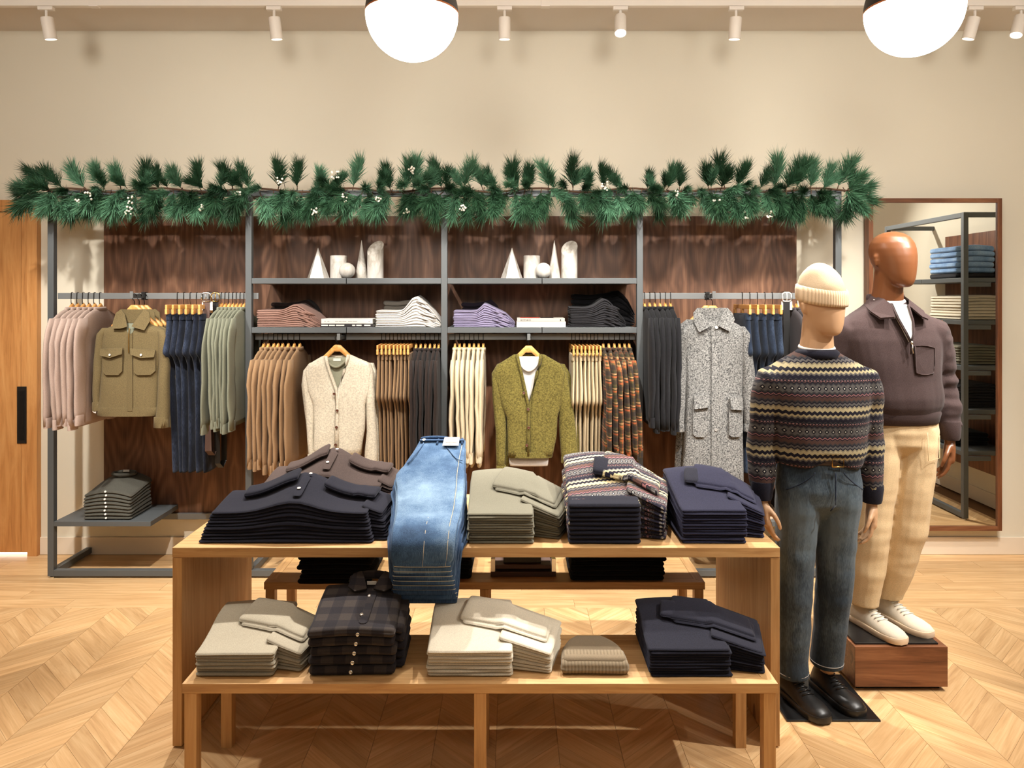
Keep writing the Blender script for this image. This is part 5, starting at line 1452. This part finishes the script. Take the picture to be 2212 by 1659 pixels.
def shoe(t, w, heel, direc, mat_up, mat_sole, lace, L=0.285, name='shoe', hi=0.0):
    d = Vector((direc[0], direc[1], 0)).normalized(); s = Vector((d.y, -d.x, 0)); h = w(heel)
    def P(a, b, z): return h+d*a*L+s*b+Vector((0, 0, z))
    prof = [(0.0, 0.026, 0.052+hi), (0.04, 0.033, 0.070+hi), (0.12, 0.036, 0.086+hi), (0.24, 0.038, 0.092+hi), (0.36, 0.040, 0.084), (0.48, 0.044, 0.070), (0.62, 0.049, 0.058), (0.76, 0.050, 0.050), (0.88, 0.044, 0.044), (0.96, 0.032, 0.036), (1.0, 0.014, 0.026)]
    prof = [(a, hw*1.08, ht*1.13) for a, hw, ht in prof]
    rings = []
    for a, hw, ht in prof:
        r = []
        for k in range(16):
            q = math.pi*k/15; r.append(P(a, hw*math.cos(q)*(0.72+0.28*(1-math.sin(q)) if ht > 0.065 else 1), 0.018+(ht-0.018)*math.sin(q)**0.8))
        rings.append(r)
    up = put(name, MB().loft(rings), mat_up, t, sharp=None)
    sole = []
    for z, g in ((0.0, 0.002), (0.003, 0.004), (0.022, 0.004), (0.026, 0.001)):
        r = [P(a*1.015-0.008, hw+g, z) for a, hw, ht in prof]+[P(a*1.015-0.008, -hw-g, z) for a, hw, ht in reversed(prof)]
        sole.append(r)
    put('sole', MB().loft(sole), mat_sole, up, sharp=40)
    for k in range(5):
        a = 0.36+0.062*k; ht = interp([(p[0], p[2]) for p in prof], a); hw = interp([(p[0], p[1]) for p in prof], a)*0.50
        put('lace', MB().tube([P(a, -hw, ht-0.006), P(a+0.02, 0, ht+0.003), P(a-0.01, hw, ht-0.006)], 0.0032, 6), lace, up, sharp=None)
    tg = [P(0.30, -0.024, 0.086+hi*0.5), P(0.42, -0.022, 0.083), P(0.66, -0.020, 0.062), P(0.66, 0.020, 0.062), P(0.42, 0.022, 0.083), P(0.30, 0.024, 0.086+hi*0.5)]
    return up

skin_l = plain('tan_mannequin', (202, 160, 122), 0.5)
skin_d = plain('brown_mannequin', (116, 70, 40), 0.36)
sneaker = cloth('white_leather', (226, 214, 194), var=0.03, bump=0.1); sole_w = plain('pale_rubber', (222, 198, 170), 0.6)
blk_shoe = plain('black_shoe_leather', (26, 25, 25), 0.38)
C['khaki_c'] = cloth('cream_canvas', (226, 198, 156), var=0.06)
C['plumknit'] = cloth('aubergine_fleece', (74, 59, 58), dark=(56, 44, 43))
C['bone'] = rib('bone_rib_knit', (232, 206, 172), (196, 168, 134), 0.010, 0)
C['bone_pl'] = cloth('bone_knit', (228, 202, 168))
C['denim_fig'] = denim('grey_blue_denim', (27, 35, 44), (47, 58, 69), (92, 104, 112), fade=(2, 0.62, 0.34, 0.20))

def base_plate(x0, x1, y0, y1, z, parent):
    return box('base_plate', x0, x1, y0, y1, z, z+0.008, M['black'], parent, bevel=0.002)

# --- front figure: beanie, patterned sweater, jeans, black shoes
FB = (1.335, 3.315, 0.0085)
J1 = dict(chin=(0.012, -0.010, 1.572), neck=(0.0, 0.015, 1.50), chest=(0.0, 0.01, 1.27), pelvis=(0.0, 0.0, 0.93),
    shl=(-0.195, 0.01, 1.415), ell=(-0.238, 0.02, 1.125), wrl=(-0.252, -0.03, 0.858), shr=(0.195, 0.01, 1.415), elr=(0.232, 0.03, 1.120), wrr=(0.236, 0.0, 0.835),
    hipl=(-0.088, 0, 0.90), knl=(-0.110, -0.02, 0.48), anl=(-0.118, -0.015, 0.09), hipr=(0.088, 0, 0.90), knr=(0.072, 0.0, 0.48), anr=(0.052, 0.03, 0.09),
    hfl=(0.30, -1, 0), hfr=(-0.25, -1, 0))
f1, w1 = figure(FB, J1, skin_l, 'tan mannequin in beanie, patterned sweater and jeans beside the table', 0.34)
base_plate(X(1700, 3.12), X(1903, 3.12), 3.12, 3.50, 0.0, f1)
def sweater1():
    w = w1
    tor = []
    R = [(1.012, 0.0, 0.182, 0.128), (1.03, 0.0, 0.192, 0.138), (1.07, 0.0, 0.200, 0.142), (1.15, 0.0, 0.205, 0.140), (1.25, 0.0, 0.214, 0.142), (1.34, 0.005, 0.230, 0.138), (1.39, 0.01, 0.236, 0.125), (1.425, 0.012, 0.215, 0.108), (1.455, 0.014, 0.168, 0.094), (1.485, 0.018, 0.112, 0.082), (1.505, 0.018, 0.080, 0.072)]
    rings = [ring(w((0.0, y, z)), a, b, 28, e=0.85) for z, y, a, b in R]
    tor.append(MB().loft(rings))
    for s in ('l', 'r'):
        sg = -1 if s == 'l' else 1
        sh, el, wr = Vector(J1['sh'+s]), Vector(J1['el'+s]), Vector(J1['wr'+s])
        tor.append(limb([w(sh+Vector((-sg*0.080, 0.0, -0.035))), w(sh+Vector((sg*0.004, 0, -0.045))), w(sh.lerp(el, 0.5)+Vector((sg*0.008, 0, 0))), w(el), w(el.lerp(wr, 0.5)), w(wr+Vector((0, 0, 0.055)))],
                        [(0.060, 0.085), (0.072, 0.088), (0.067, 0.078), (0.061, 0.070), (0.058, 0.065), (0.047, 0.052)]))
    m = fuse(tor, 0.0075, 4)
    # folds: bunching at the elbows and above the hem
    for p in m.v:
        z = p.z-FB[2]; x = p.x-FB[0]
        q = noise.noise(Vector((x*5, p.y*5, z*16)))*0.011+noise.noise(Vector((x*14, p.y*6, z*7+3)))*0.006
        k = 1.0 if abs(x) > 0.20 else 0.45+0.8*sm((1.15-z)/0.15)
        p.y -= q*k; p.x += q*k*0.5
        if z < 1.10 and abs(x) < 0.2: p.z += (0.050*math.exp(-((x-0.01)/0.075)**2)-0.018*math.sin(x*9+1.2))*sm((1.10-z)/0.08)*(1 if p.y < FB[1] else 0)
    fi = fairisle('patterned_knit', 0.005, 0.180, (0, 0, 1), (1, 0, 0), gain=0.9)
    sw = put('sweater', m, fi, f1, sharp=None)
    put('neck_rib', MB().loft([ring(w((0.0, 0.012, 1.475)), 0.100, 0.092, 28), ring(w((0, 0.008, 1.500)), 0.092, 0.086, 28), ring(w((0, 0.010, 1.512)), 0.078, 0.073, 28), ring(w((0, 0.012, 1.500)), 0.070, 0.066, 28)]), C['ink'], sw, sharp=None)
    for s in ('l', 'r'):
        wr = Vector(J1['wr'+s])
        put('cuff', MB().loft([ring(w(wr+Vector((0, 0, 0.085))), 0.047, 0.050, 20), ring(w(wr+Vector((0, 0, 0.07))), 0.048, 0.052, 20), ring(w(wr+Vector((0, 0, 0.02))), 0.042, 0.046, 20), ring(w(wr+Vector((0, 0, 0.008))), 0.038, 0.042, 20)]), C['ink'], sw, sharp=50)
    put('tee_collar', MB().tube([w((0.070*math.cos(a), 0.012+0.066*math.sin(a), 1.517+0.010*math.sin(a))) for a in [2*math.pi*i/24 for i in range(25)]], 0.0085, 8), C['tee_w'], f1, sharp=None)
sweater1()
def trousers_fig(w, J, t, mat, hem, wide, top, name, seed, waist=(0.165, 0.118), cuffr=0.0):
    P = []
    pel = Vector(J['pelvis'])
    P.append(MB().loft([ring(w((pel.x, pel.y+y, z)), a, b, 24, e=0.88) for z, y, a, b in ((0.760, 0.01, 0.030, 0.030), (0.785, 0.008, 0.075, 0.060), (0.815, 0.004, 0.140, 0.092), (0.85, 0, 0.174, 0.116), (0.91, 0, 0.184, 0.126), (0.97, 0, 0.176, 0.122), (top, 0, waist[0], waist[1]))]))
    for s in ('l', 'r'):
        sg = -1 if s == 'l' else 1
        hp, kn, an = Vector(J['hip'+s]), Vector(J['kn'+s]), Vector(J['an'+s])
        end = Vector((an.x, an.y, hem[0] if s == 'l' else hem[1]))
        P.append(limb([w(hp+Vector((0, 0, 0.04))), w(hp+Vector((0, 0, -0.06))), w(hp.lerp(kn, 0.5)), w(kn), w(kn.lerp(end, 0.5)), w(end+Vector((0, 0, 0.02))), w(end)],
                      [(0.090, 0.115), (0.092, 0.116), (wide[0], wide[0]*1.12), (wide[1], wide[1]*1.12), (wide[2], wide[2]*1.12), (wide[3], wide[3]*1.15), (wide[3]*0.985, wide[3]*1.13)]))
    m = fuse(P, 0.0065, 4)
    for p in m.v:
        q = noise.noise(Vector((p.x*9+seed, p.y*7, p.z*12)))*0.006+noise.noise(Vector((p.x*4+seed, p.y*4, p.z*26)))*0.0022
        p.y -= q; p.x += q*0.4
    return put(name, m, mat, t, sharp=None)
jn = trousers_fig(w1, J1, f1, C['denim_fig'], (0.098, 0.120), (0.084, 0.076, 0.070, 0.068), 1.075, 'jeans', 1.0)
def jeans_detail(t, w, par, thr, z0=1.0):
    def front(x, z, k=0.0): 
        r = math.sqrt(max(0.02, 1-(x/0.19)**2)); return w((x, -0.124*r-0.006+k, z))
    put('fly_seam', MB().tube([front(0.022, 1.0-0.155*i/8, -0.002) if i < 8 else front(0.0, 0.84, -0.001) for i in range(9)], 0.003, 6), thr, par, sharp=None)
    for s in (-1, 1):
        put('pocket_seam', MB().tube([front(s*(0.060+0.105*sm(i/8)), 1.0-0.085*math.sin(math.pi/2*i/8)**1.5, 0.0) for i in range(9)], 0.0028, 6), thr, par, sharp=None)
    put('belt', MB().tube([w((0.168*math.cos(a), 0.120*math.sin(a), 1.045)) for a in [2*math.pi*i/32 for i in range(33)]], 0.008, 8, 2.2), M['strap'], t, sharp=None)
    bx = 0.012; c = w((bx+0.02, -0.132, 1.045))
    put('belt_buckle', MB().tube([c+Vector(p) for p in ((-0.024, 0, -0.019), (-0.024, 0, 0.019), (0.024, 0, 0.019), (0.024, 0, -0.019), (-0.024, 0, -0.019))], 0.0035, 6), M['brass'], t, sharp=None)
jeans_detail(f1, w1, jn, C['denim_b4'])
for s, hz in (('l', 0.098), ('r', 0.120)):
    an = Vector(J1['an'+s])
    put('hem_stitch', MB().tube([w1((an.x+0.0675*math.cos(a), an.y+0.0775*math.sin(a), hz+0.020)) for a in [2*math.pi*i/24 for i in range(25)]], 0.0022, 5), M['print'], jn, sharp=None)
shoe(f1, w1, (-0.138, 0.055, 0.0), (0.30, -1), blk_shoe, blk_shoe, M['black'], 0.29, hi=0.015)
shoe(f1, w1, (0.030, 0.105, 0.0), (0.28, -1), blk_shoe, blk_shoe, M['black'], 0.29, hi=0.015)
def worn_beanie():
    c = w1(J1['chin']); yaw = 0.34
    def R(p): return Vector((p[0]*math.cos(yaw)-p[1]*math.sin(yaw), p[0]*math.sin(yaw)+p[1]*math.cos(yaw), p[2]))+c
    rings = []
    for z, a, b, y in ((0.165, 0.083, 0.112, -0.001), (0.205, 0.084, 0.112, 0.0), (0.232, 0.079, 0.104, 0.004), (0.258, 0.073, 0.092, 0.008), (0.282, 0.063, 0.074, 0.012), (0.300, 0.047, 0.053, 0.014), (0.311, 0.026, 0.030, 0.014), (0.314, 0.006, 0.006, 0.014)):
        rings.append([R((a*math.cos(t), y+b*math.sin(t), z)) for t in [2*math.pi*k/24 for k in range(24)]])
    m = MB().loft(rings); wrinkle(m, 0.010, 16, 16, 14, 5.0, (1, 1, 0.5))
    bn = put('beanie', m, C['bone_pl'], f1, sharp=None)
    rings = []
    for z, a, b in ((0.148, 0.084, 0.114), (0.142, 0.092, 0.122), (0.155, 0.095, 0.125), (0.190, 0.096, 0.125), (0.208, 0.094, 0.121), (0.212, 0.085, 0.112)):
        rings.append([R((a*math.cos(t), b*math.sin(t), z+0.10*b*0.0-0.02*math.sin(t)*-1)) for t in [2*math.pi*k/40 for k in range(40)]])
    put('beanie_cuff', MB().loft(rings, False), C['bone'], bn, sharp=None)
worn_beanie()

# --- pedestal and rear figure: half-zip sweatshirt, cream trousers, white sneakers
px0, px1, py0, py1, pz = X(1847, 3.36), X(2047.5, 3.36), 3.36, 3.82, 0.198
ped = thing('display_pedestal', ((px0+px1)/2, (py0+py1)/2, 0), 'low walnut pedestal under the brown mannequin', 'pedestal')
box('plinth', px0+0.02, px1-0.02, py0+0.03, py1-0.02, 0.0, 0.021, M['black'], ped)
box('pedestal_box', px0, px1, py0, py1, 0.021, pz, M['walnut_x'], ped)
GB = (1.785, 3.60, pz+0.0085)
J2 = dict(chin=(0.012, -0.015, 1.585), neck=(0.0, 0.015, 1.51), chest=(0.01, 0.01, 1.27), pelvis=(0.045, 0.0, 0.92),
    shl=(-0.185, 0.02, 1.42), ell=(-0.225, 0.05, 1.13), wrl=(-0.225, 0.02, 0.87), shr=(0.205, 0.0, 1.42), elr=(0.270, 0.02, 1.12), wrr=(0.268, -0.04, 0.865),
    hipl=(-0.045, 0, 0.89), knl=(-0.095, -0.02, 0.47), anl=(-0.128, -0.02, 0.09), hipr=(0.130, 0, 0.89), knr=(0.090, 0.0, 0.47), anr=(0.022, 0.05, 0.09),
    hfl=(0.3, -1, 0), hfr=(-0.45, -1, 0))
f2, w2 = figure(GB, J2, skin_d, 'brown bald mannequin in half-zip sweatshirt and cream trousers on the pedestal', 0.36, 1.20, 1.06)
base_plate(px0+0.012, px1-0.03, py0+0.022, py1-0.06, pz+0.0004, f2)
def sweat2():
    w = w2; tor = []
    R = [(0.975, 0.03, 0.0, 0.182, 0.130), (1.00, 0.03, 0.0, 0.192, 0.138), (1.03, 0.028, 0.0, 0.208, 0.150), (1.07, 0.025, 0.0, 0.214, 0.154), (1.15, 0.018, 0.0, 0.214, 0.148), (1.25, 0.012, 0.0, 0.220, 0.146), (1.34, 0.01, 0.005, 0.236, 0.142), (1.39, 0.008, 0.01, 0.240, 0.128), (1.425, 0.006, 0.012, 0.220, 0.112), (1.458, 0.004, 0.014, 0.176, 0.098), (1.49, 0.0, 0.018, 0.118, 0.086), (1.52, 0.0, 0.018, 0.084, 0.076)]
    tor.append(MB().loft([ring(w((x, y, z)), a, b, 28, e=0.85) for z, x, y, a, b in R]))
    for s in ('l', 'r'):
        sg = -1 if s == 'l' else 1
        sh, el, wr = Vector(J2['sh'+s]), Vector(J2['el'+s]), Vector(J2['wr'+s])
        tor.append(limb([w(sh+Vector((-sg*0.080, 0.0, -0.035))), w(sh+Vector((sg*0.004, 0, -0.045))), w(sh.lerp(el, 0.5)+Vector((sg*0.006, 0, 0))), w(el), w(el.lerp(wr, 0.55)), w(wr+Vector((0, 0, 0.062)))],
                        [(0.062, 0.085), (0.074, 0.090), (0.068, 0.078), (0.060, 0.068), (0.061, 0.066), (0.050, 0.054)]))
    m = fuse(tor, 0.0075, 4)
    for p in m.v:
        z = p.z-GB[2]; x = p.x-GB[0]
        sl = abs(x-0.02) > 0.21
        q = noise.noise(Vector((x*6, p.y*5, z*(30 if sl else 7))))*(0.014 if sl and z < 1.2 else 0.008)+noise.noise(Vector((x*12+3, p.y*6, z*5)))*0.008*sm((1.3-z)/0.25)
        p.y -= q; p.x += q*0.5
    sw = put('half_zip_sweatshirt', m, C['plumknit'], f2, sharp=None)
    put('hem_rib', MB().loft([ring(w((0.03, 0.0, 1.012)), 0.196, 0.142, 28, e=0.85), ring(w((0.03, 0.0, 1.00)), 0.200, 0.146, 28, e=0.85), ring(w((0.03, 0.0, 0.955)), 0.190, 0.136, 28, e=0.85), ring(w((0.03, 0.0, 0.948)), 0.178, 0.126, 28, e=0.85)]), C['plumknit'], sw, sharp=50)
    for s in ('l', 'r'):
        wr = Vector(J2['wr'+s])
        put('cuff', MB().loft([ring(w(wr+Vector((0, 0.004, 0.095))), 0.048, 0.050, 20), ring(w(wr+Vector((0, 0.003, 0.08))), 0.049, 0.052, 20), ring(w(wr+Vector((0, 0, 0.02))), 0.043, 0.047, 20), ring(w(wr+Vector((0, 0, 0.008))), 0.038, 0.042, 20)]), C['plumknit'], sw, sharp=50)
    # open neck: white tee wedge with zip edges and a spread collar
    v = [w((-0.030, -0.085, 1.512)), w((0.045, -0.082, 1.505)), w((0.050, -0.118, 1.43)), w((0.040, -0.140, 1.37)), w((0.024, -0.150, 1.335)), w((0.008, -0.140, 1.38)), w((-0.014, -0.118, 1.44))]
    m = MB(); n = len(v); m.add(v+[p+Vector((0, 0.02, 0)) for p in v], [tuple(range(n))[::-1], tuple(range(n, 2*n))]+[(i, (i+1) % n, n+(i+1) % n, n+i) for i in range(n)])
    put('tee_shirt', m, C['tee_w'], f2, smooth=False)
    put('tee_collar', MB().tube([w((0.070*math.cos(a), 0.010+0.072*math.sin(a), 1.525+0.014*math.sin(a))) for a in [2*math.pi*i/24 for i in range(25)]], 0.010, 8), C['tee_w'], f2, sharp=None)
    z1 = [w((-0.032, -0.090, 1.510)), w((-0.016, -0.122, 1.44)), w((0.006, -0.146, 1.38)), w((0.023, -0.156, 1.335))]
    z2 = [w((0.048, -0.088, 1.505)), w((0.053, -0.122, 1.43)), w((0.043, -0.146, 1.37)), w((0.025, -0.156, 1.335))]
    put('zip_edge', MB().tube(z1, 0.0050, 6), C['plumknit'], sw, sharp=None); put('zip_edge', MB().tube(z2, 0.0050, 6), C['plumknit'], sw, sharp=None)
    put('zip_teeth', MB().tube([p+Vector((0.004, -0.004, 0)) for p in z1], 0.0022, 6), M['dark'], sw, sharp=None)
    zp = put('zip_slider', MB().tube([w((0.024, -0.163, 1.34)), w((0.025, -0.165, 1.325))], 0.006, 8), M['chrome'], sw, sharp=None)
    put('zip_pull', MB().tube([w((0.025, -0.166, 1.325)), w((0.027, -0.168, 1.285))], 0.0055, 6, 0.5), M['chrome'], sw, sharp=None)
    put('zip_seam', MB().tube([w((0.025, -0.155, 1.33)), w((0.026, -0.156, 1.28))], 0.004, 6), C['plumknit'], sw, sharp=None)
    for s in (-1, 1):
        if s < 0: pts = [(-0.075, 0.030, 1.548), (-0.050, -0.060, 1.530), (-0.036, -0.094, 1.506), (-0.040, -0.140, 1.452), (-0.095, -0.122, 1.446), (-0.118, -0.070, 1.475), (-0.105, 0.02, 1.505)]
        else: pts = [(0.085, 0.030, 1.548), (0.066, -0.058, 1.528), (0.052, -0.090, 1.502), (0.085, -0.140, 1.452), (0.125, -0.118, 1.440), (0.130, -0.066, 1.475), (0.115, 0.02, 1.505)]
        a = [w(p) for p in pts]; n = len(a); m = MB()
        b = [p+Vector((0, 0.003, -0.008)) for p in a]
        m.add(a+b, [tuple(range(n)), tuple(range(n, 2*n))[::-1]]+[(i, (i+1) % n, n+(i+1) % n, n+i) for i in range(n)])
        put('collar_wing', m, C['plumknit'], sw, smooth=False, bevel=0.002)
    put('collar_stand', MB().tube([w((0.083*math.cos(a), 0.022+0.070*math.sin(a), 1.535)) for a in [math.pi*(0.0+1.0*i/16) for i in range(17)]], 0.008, 8, 2.4), C['plumknit'], sw, sharp=None)
    # chest pocket
    def fr(x, z): return w((x, 0.0-0.146*math.sqrt(max(0.05, 1-((x-0.01)/0.235)**2))-0.010, z))
    g = [(0.046, 1.318), (0.075, 1.320), (0.105, 1.318), (0.146, 1.308), (0.148, 1.27), (0.147, 1.235), (0.140, 1.192), (0.105, 1.186), (0.075, 1.188), (0.050, 1.196), (0.047, 1.235), (0.046, 1.27)]
    a = [fr(*p) for p in g]; n = len(a); b = [p+Vector((0, 0.012, 0)) for p in a]; m = MB(); m.add(a+b, [tuple(range(n)), tuple(range(n, 2*n))[::-1]]+[(i, (i+1) % n, n+(i+1) % n, n+i) for i in range(n)])
    put('chest_pocket', m, C['plumknit'], sw, smooth=False, bevel=0.002)
    put('pocket_seam', MB().tube([p+Vector((0, -0.001, 0)) for p in a]+[a[0]], 0.0028, 6), C['plumknit'], sw, sharp=None)
sweat2()
tr2 = trousers_fig(w2, J2, f2, C['khaki_c'], (0.098, 0.104), (0.098, 0.090, 0.084, 0.066), 0.99, 'trousers', 7.0)
for s in (1,):
    pts = [w2((0.045+0.150, -0.085, 0.90)), w2((0.045+0.135, -0.112, 0.80)), w2((0.045+0.075, -0.128, 0.79)), w2((0.045+0.070, -0.130, 0.92))]
    put('patch_pocket_seam', MB().tube(pts, 0.0012, 6), C['khaki_c'], tr2, sharp=None)
shoe(f2, w2, (-0.150, 0.045, 0.0), (0.36, -1), sneaker, sole_w, M['paper'], 0.30)
shoe(f2, w2, (0.000, 0.110, 0.0), (0.38, -1), sneaker, sole_w, M['paper'], 0.30, hi=0.02)

# shoes on the low right shelf behind the front figure
def shelf_shoe(x, y, d, label):
    t = thing('ankle_boot', (x, y, ZLOW), label, 'boot', 'boots on the low right shelf')
    shoe(t, lambda p: Vector((x, y, ZLOW+0.0005))+Vector(p), (0, 0.12, 0), d, blk_shoe, sole_w, M['black'], 0.28, 'boot_upper', hi=0.05)
shelf_shoe(X(1640, 4.9), 4.92, (0.05, -1), 'black laced boot on the low shelf right of the navy pile')
shelf_shoe(X(1692, 4.9), 4.92, (-0.05, -1), 'second black laced boot, hidden behind the jeans of the front mannequin')

# ------------------------------------------------------------------ pine garland along the top bar
pine_needles = None
def pine_mat():
    t = NT('pine_needles'); r = t.rnd(); v = t.obj()
    n = t.noise(v, 30, 2)
    f = t.math('ADD', t.math('MULTIPLY', r, 0.55), t.math('MULTIPLY', n, 0.5))
    c = t.ramp(f, [(0.15, lin(28, 50, 32)), (0.50, lin(50, 86, 58)), (0.85, lin(98, 146, 114))])
    t.b.inputs['Transmission Weight'].default_value = 0.0
    return t.fin(c, 0.55, spec=0.3)
pine = pine_mat(); bark = plain('brown_twig', (78, 54, 36), 0.9); berry = plain('white_berry', (236, 228, 212), 0.4)
def sprig_mesh(seed):
    rg = random.Random(seed); m = MB(); tw = MB()
    L = rg.uniform(0.120, 0.155); bend = rg.uniform(-0.05, 0.05)
    def P(q): return Vector((bend*q*q, 0.02*math.sin(q*3+seed), L*q))
    tw.tube([P(i/6) for i in range(7)], [0.0032, 0.003, 0.0028, 0.0024, 0.002, 0.0016, 0.001], 5)
    for k in range(480):
        q = rg.uniform(0.12, 1.0)**0.8; a = rg.uniform(0, 2*math.pi); ang = math.radians(rg.triangular(5, 62, 26))*(1-0.35*q*q)
        d = Vector((math.sin(ang)*math.cos(a), math.sin(ang)*math.sin(a), math.cos(ang)))
        ln = rg.uniform(0.062, 0.130); p = P(q); s = d.cross(Vector((rg.uniform(-1, 1), rg.uniform(-1, 1), rg.uniform(-1, 1)))).normalized()*0.00125; s2 = d.cross(s).normalized()*0.00125
        mid = p+d*ln*0.55; tip = p+d*ln+Vector((0, 0, -0.010))*rg.random()
        m.add([p+s, p-s, mid+s2, mid-s2, tip], [(0, 1, 3), (0, 3, 2), (2, 3, 4), (0, 2, 4, 1)])
    return mesh_of(m, 'needles', pine, False), mesh_of(tw, 'twig', bark, True)
SPR = [sprig_mesh(s) for s in range(7)]
gz = ZT-0.005; gy = RF-0.035
gar = thing('pine_garland', (X(960, gy), gy, gz), 'long green pine garland with white berries along the rack top', 'garland')
pts = [(X(92, gy)+(X(1840, gy)-X(92, gy))*i/60, gy+0.008*math.sin(i*1.3), gz+0.012*math.sin(i*0.9)) for i in range(61)]
put('garland_stem', MB().tube(pts, 0.007, 6), bark, gar, sharp=None)
rg = random.Random(5)
def sprig(px, direc, scale=1.0, roll=None, dy=0.0):
    p = Vector((X(px, gy), gy+dy, gz)); me, tw = rg.choice(SPR)
    d = Vector(direc).normalized(); q = Vector((0, 0, 1)).rotation_difference(d) @ __import__('mathutils').Quaternion((0, 0, 1), rg.uniform(0, 6.28))
    o = bpy.data.objects.new('pine_sprig', me); COL.objects.link(o); o.parent = gar
    o.location = p-WL[gar.name]; o.rotation_euler = q.to_euler(); o.scale = (scale,)*3
    t = bpy.data.objects.new('twig', tw); COL.objects.link(t); t.parent = o
# tall tufts above the bar, at the places where the photograph shows them
ups = [(108, -0.8, .8), (140, -0.7, 1.0), (190, -0.6, 1.05), (225, -0.4, 1.0), (262, -0.2, .95), (318, 0.05, 1.05), (352, -0.3, .9), (395, -0.35, .95), (440, -0.2, 1.0), (470, 0.35, .8), (498, -0.1, 1.0), (540, -0.2, .9), (600, 0.25, 1.05), (642, 0.05, 1.0),
       (690, 0.2, .85), (722, 0.45, .75), (766, 0.05, 1.05), (812, 0.5, .75), (845, 0.0, .95), (872, 0.15, 1.05), (900, 0.08, 1.1), (925, 0.4, .8), (960, -0.4, 1.05), (1000, 0.10, 1.05), (1040, -0.2, .9), (1068, -0.6, .8), (1110, -0.1, 1.15), (1140, 0.25, .95), (1184, -0.25, 1.0), (1232, 0.1, 1.1), (1276, -0.4, .85),
       (1300, 0.1, .85), (1335, -0.35, .9), (1396, 0.15, .75), (1440, 0.25, .95), (1466, 0.1, .9), (1532, -0.15, 1.0), (1560, 0.05, 1.2), (1592, 0.12, 1.05), (1640, 0.5, .8), (1680, -0.15, 1.2), (1700, 0.15, 1.1), (1725, 0.0, 1.1), (1752, 0.25, 1.05), (1782, 0.3, .95), (1808, 0.35, 1.15), (1826, 0.6, .8)]
for px, lean, sc in ups:
    sprig(px, (lean+rg.uniform(-0.1, 0.1), -0.25+rg.uniform(-0.25, 0.2), 1.0), sc*0.93)
    if rg.random() < 0.7: sprig(px+rg.uniform(-14, 14), (lean+rg.uniform(-0.7, 0.7), -0.5+rg.uniform(-0.3, 0.2), 0.9), sc*0.70)
# sprigs hanging below, leaning forward
px = 100
while px < 1838:
    lean = rg.uniform(-0.45, 0.45)+(-0.4 if px < 140 else 0)+(0.25 if px > 1800 else 0)
    sprig(px, (lean, -0.50+rg.uniform(-0.45, 0.25), -0.95), rg.uniform(0.92, 1.18), dy=-0.01)
    px += rg.uniform(13, 23)
px = 110
while px < 1830:                        # short ones pointing out to the aisle and along the bar
    sprig(px, (rg.uniform(-1.0, 1.0), -0.9, rg.uniform(-0.5, 0.35)), rg.uniform(0.6, 0.85), dy=-0.01)
    px += rg.uniform(24, 46)
for pxe, dd in ((98, (-1, -0.2, 0.25)), (98, (-1, -0.3, -0.1)), (102, (-0.9, -0.1, -0.65)), (108, (-0.8, -0.4, 0.55)), (1832, (1, -0.2, 0.25)), (1830, (0.9, -0.3, -0.25)), (1826, (0.6, -0.2, -0.9)), (1820, (0.75, -0.3, 0.6))):
    sprig(pxe, dd, 0.9)
def berries(px, py):
    c = W(px, py, gy-0.12); m = MB()
    for k in range(9):
        p = c+Vector((rg.uniform(-0.018, 0.018), rg.uniform(-0.015, 0.015), rg.uniform(-0.024, 0.024))); r = rg.uniform(0.005, 0.0075)
        m.lathe([(max(0.0006, r*math.sin(math.pi*i/6)), -r*math.cos(math.pi*i/6)) for i in range(7)], p, 8)
    cl = put('berry_cluster', m, berry, gar, sharp=None)
    put('berry_stalk', MB().tube([c, c+Vector((0.004, 0.05, 0.02)), (c.x, gy, gz)], 0.0014, 5), bark, cl, sharp=None)
for px, py in ((170, 440), (192, 422), (278, 455), (282, 432), (436, 447), (514, 414), (604, 388), (678, 455), (724, 378), (744, 428), (818, 430), (879, 455), (888, 368), (1000, 446), (1306, 402), (1464, 422), (1548, 440), (1612, 466), (1664, 464)):
    berries(px, py)
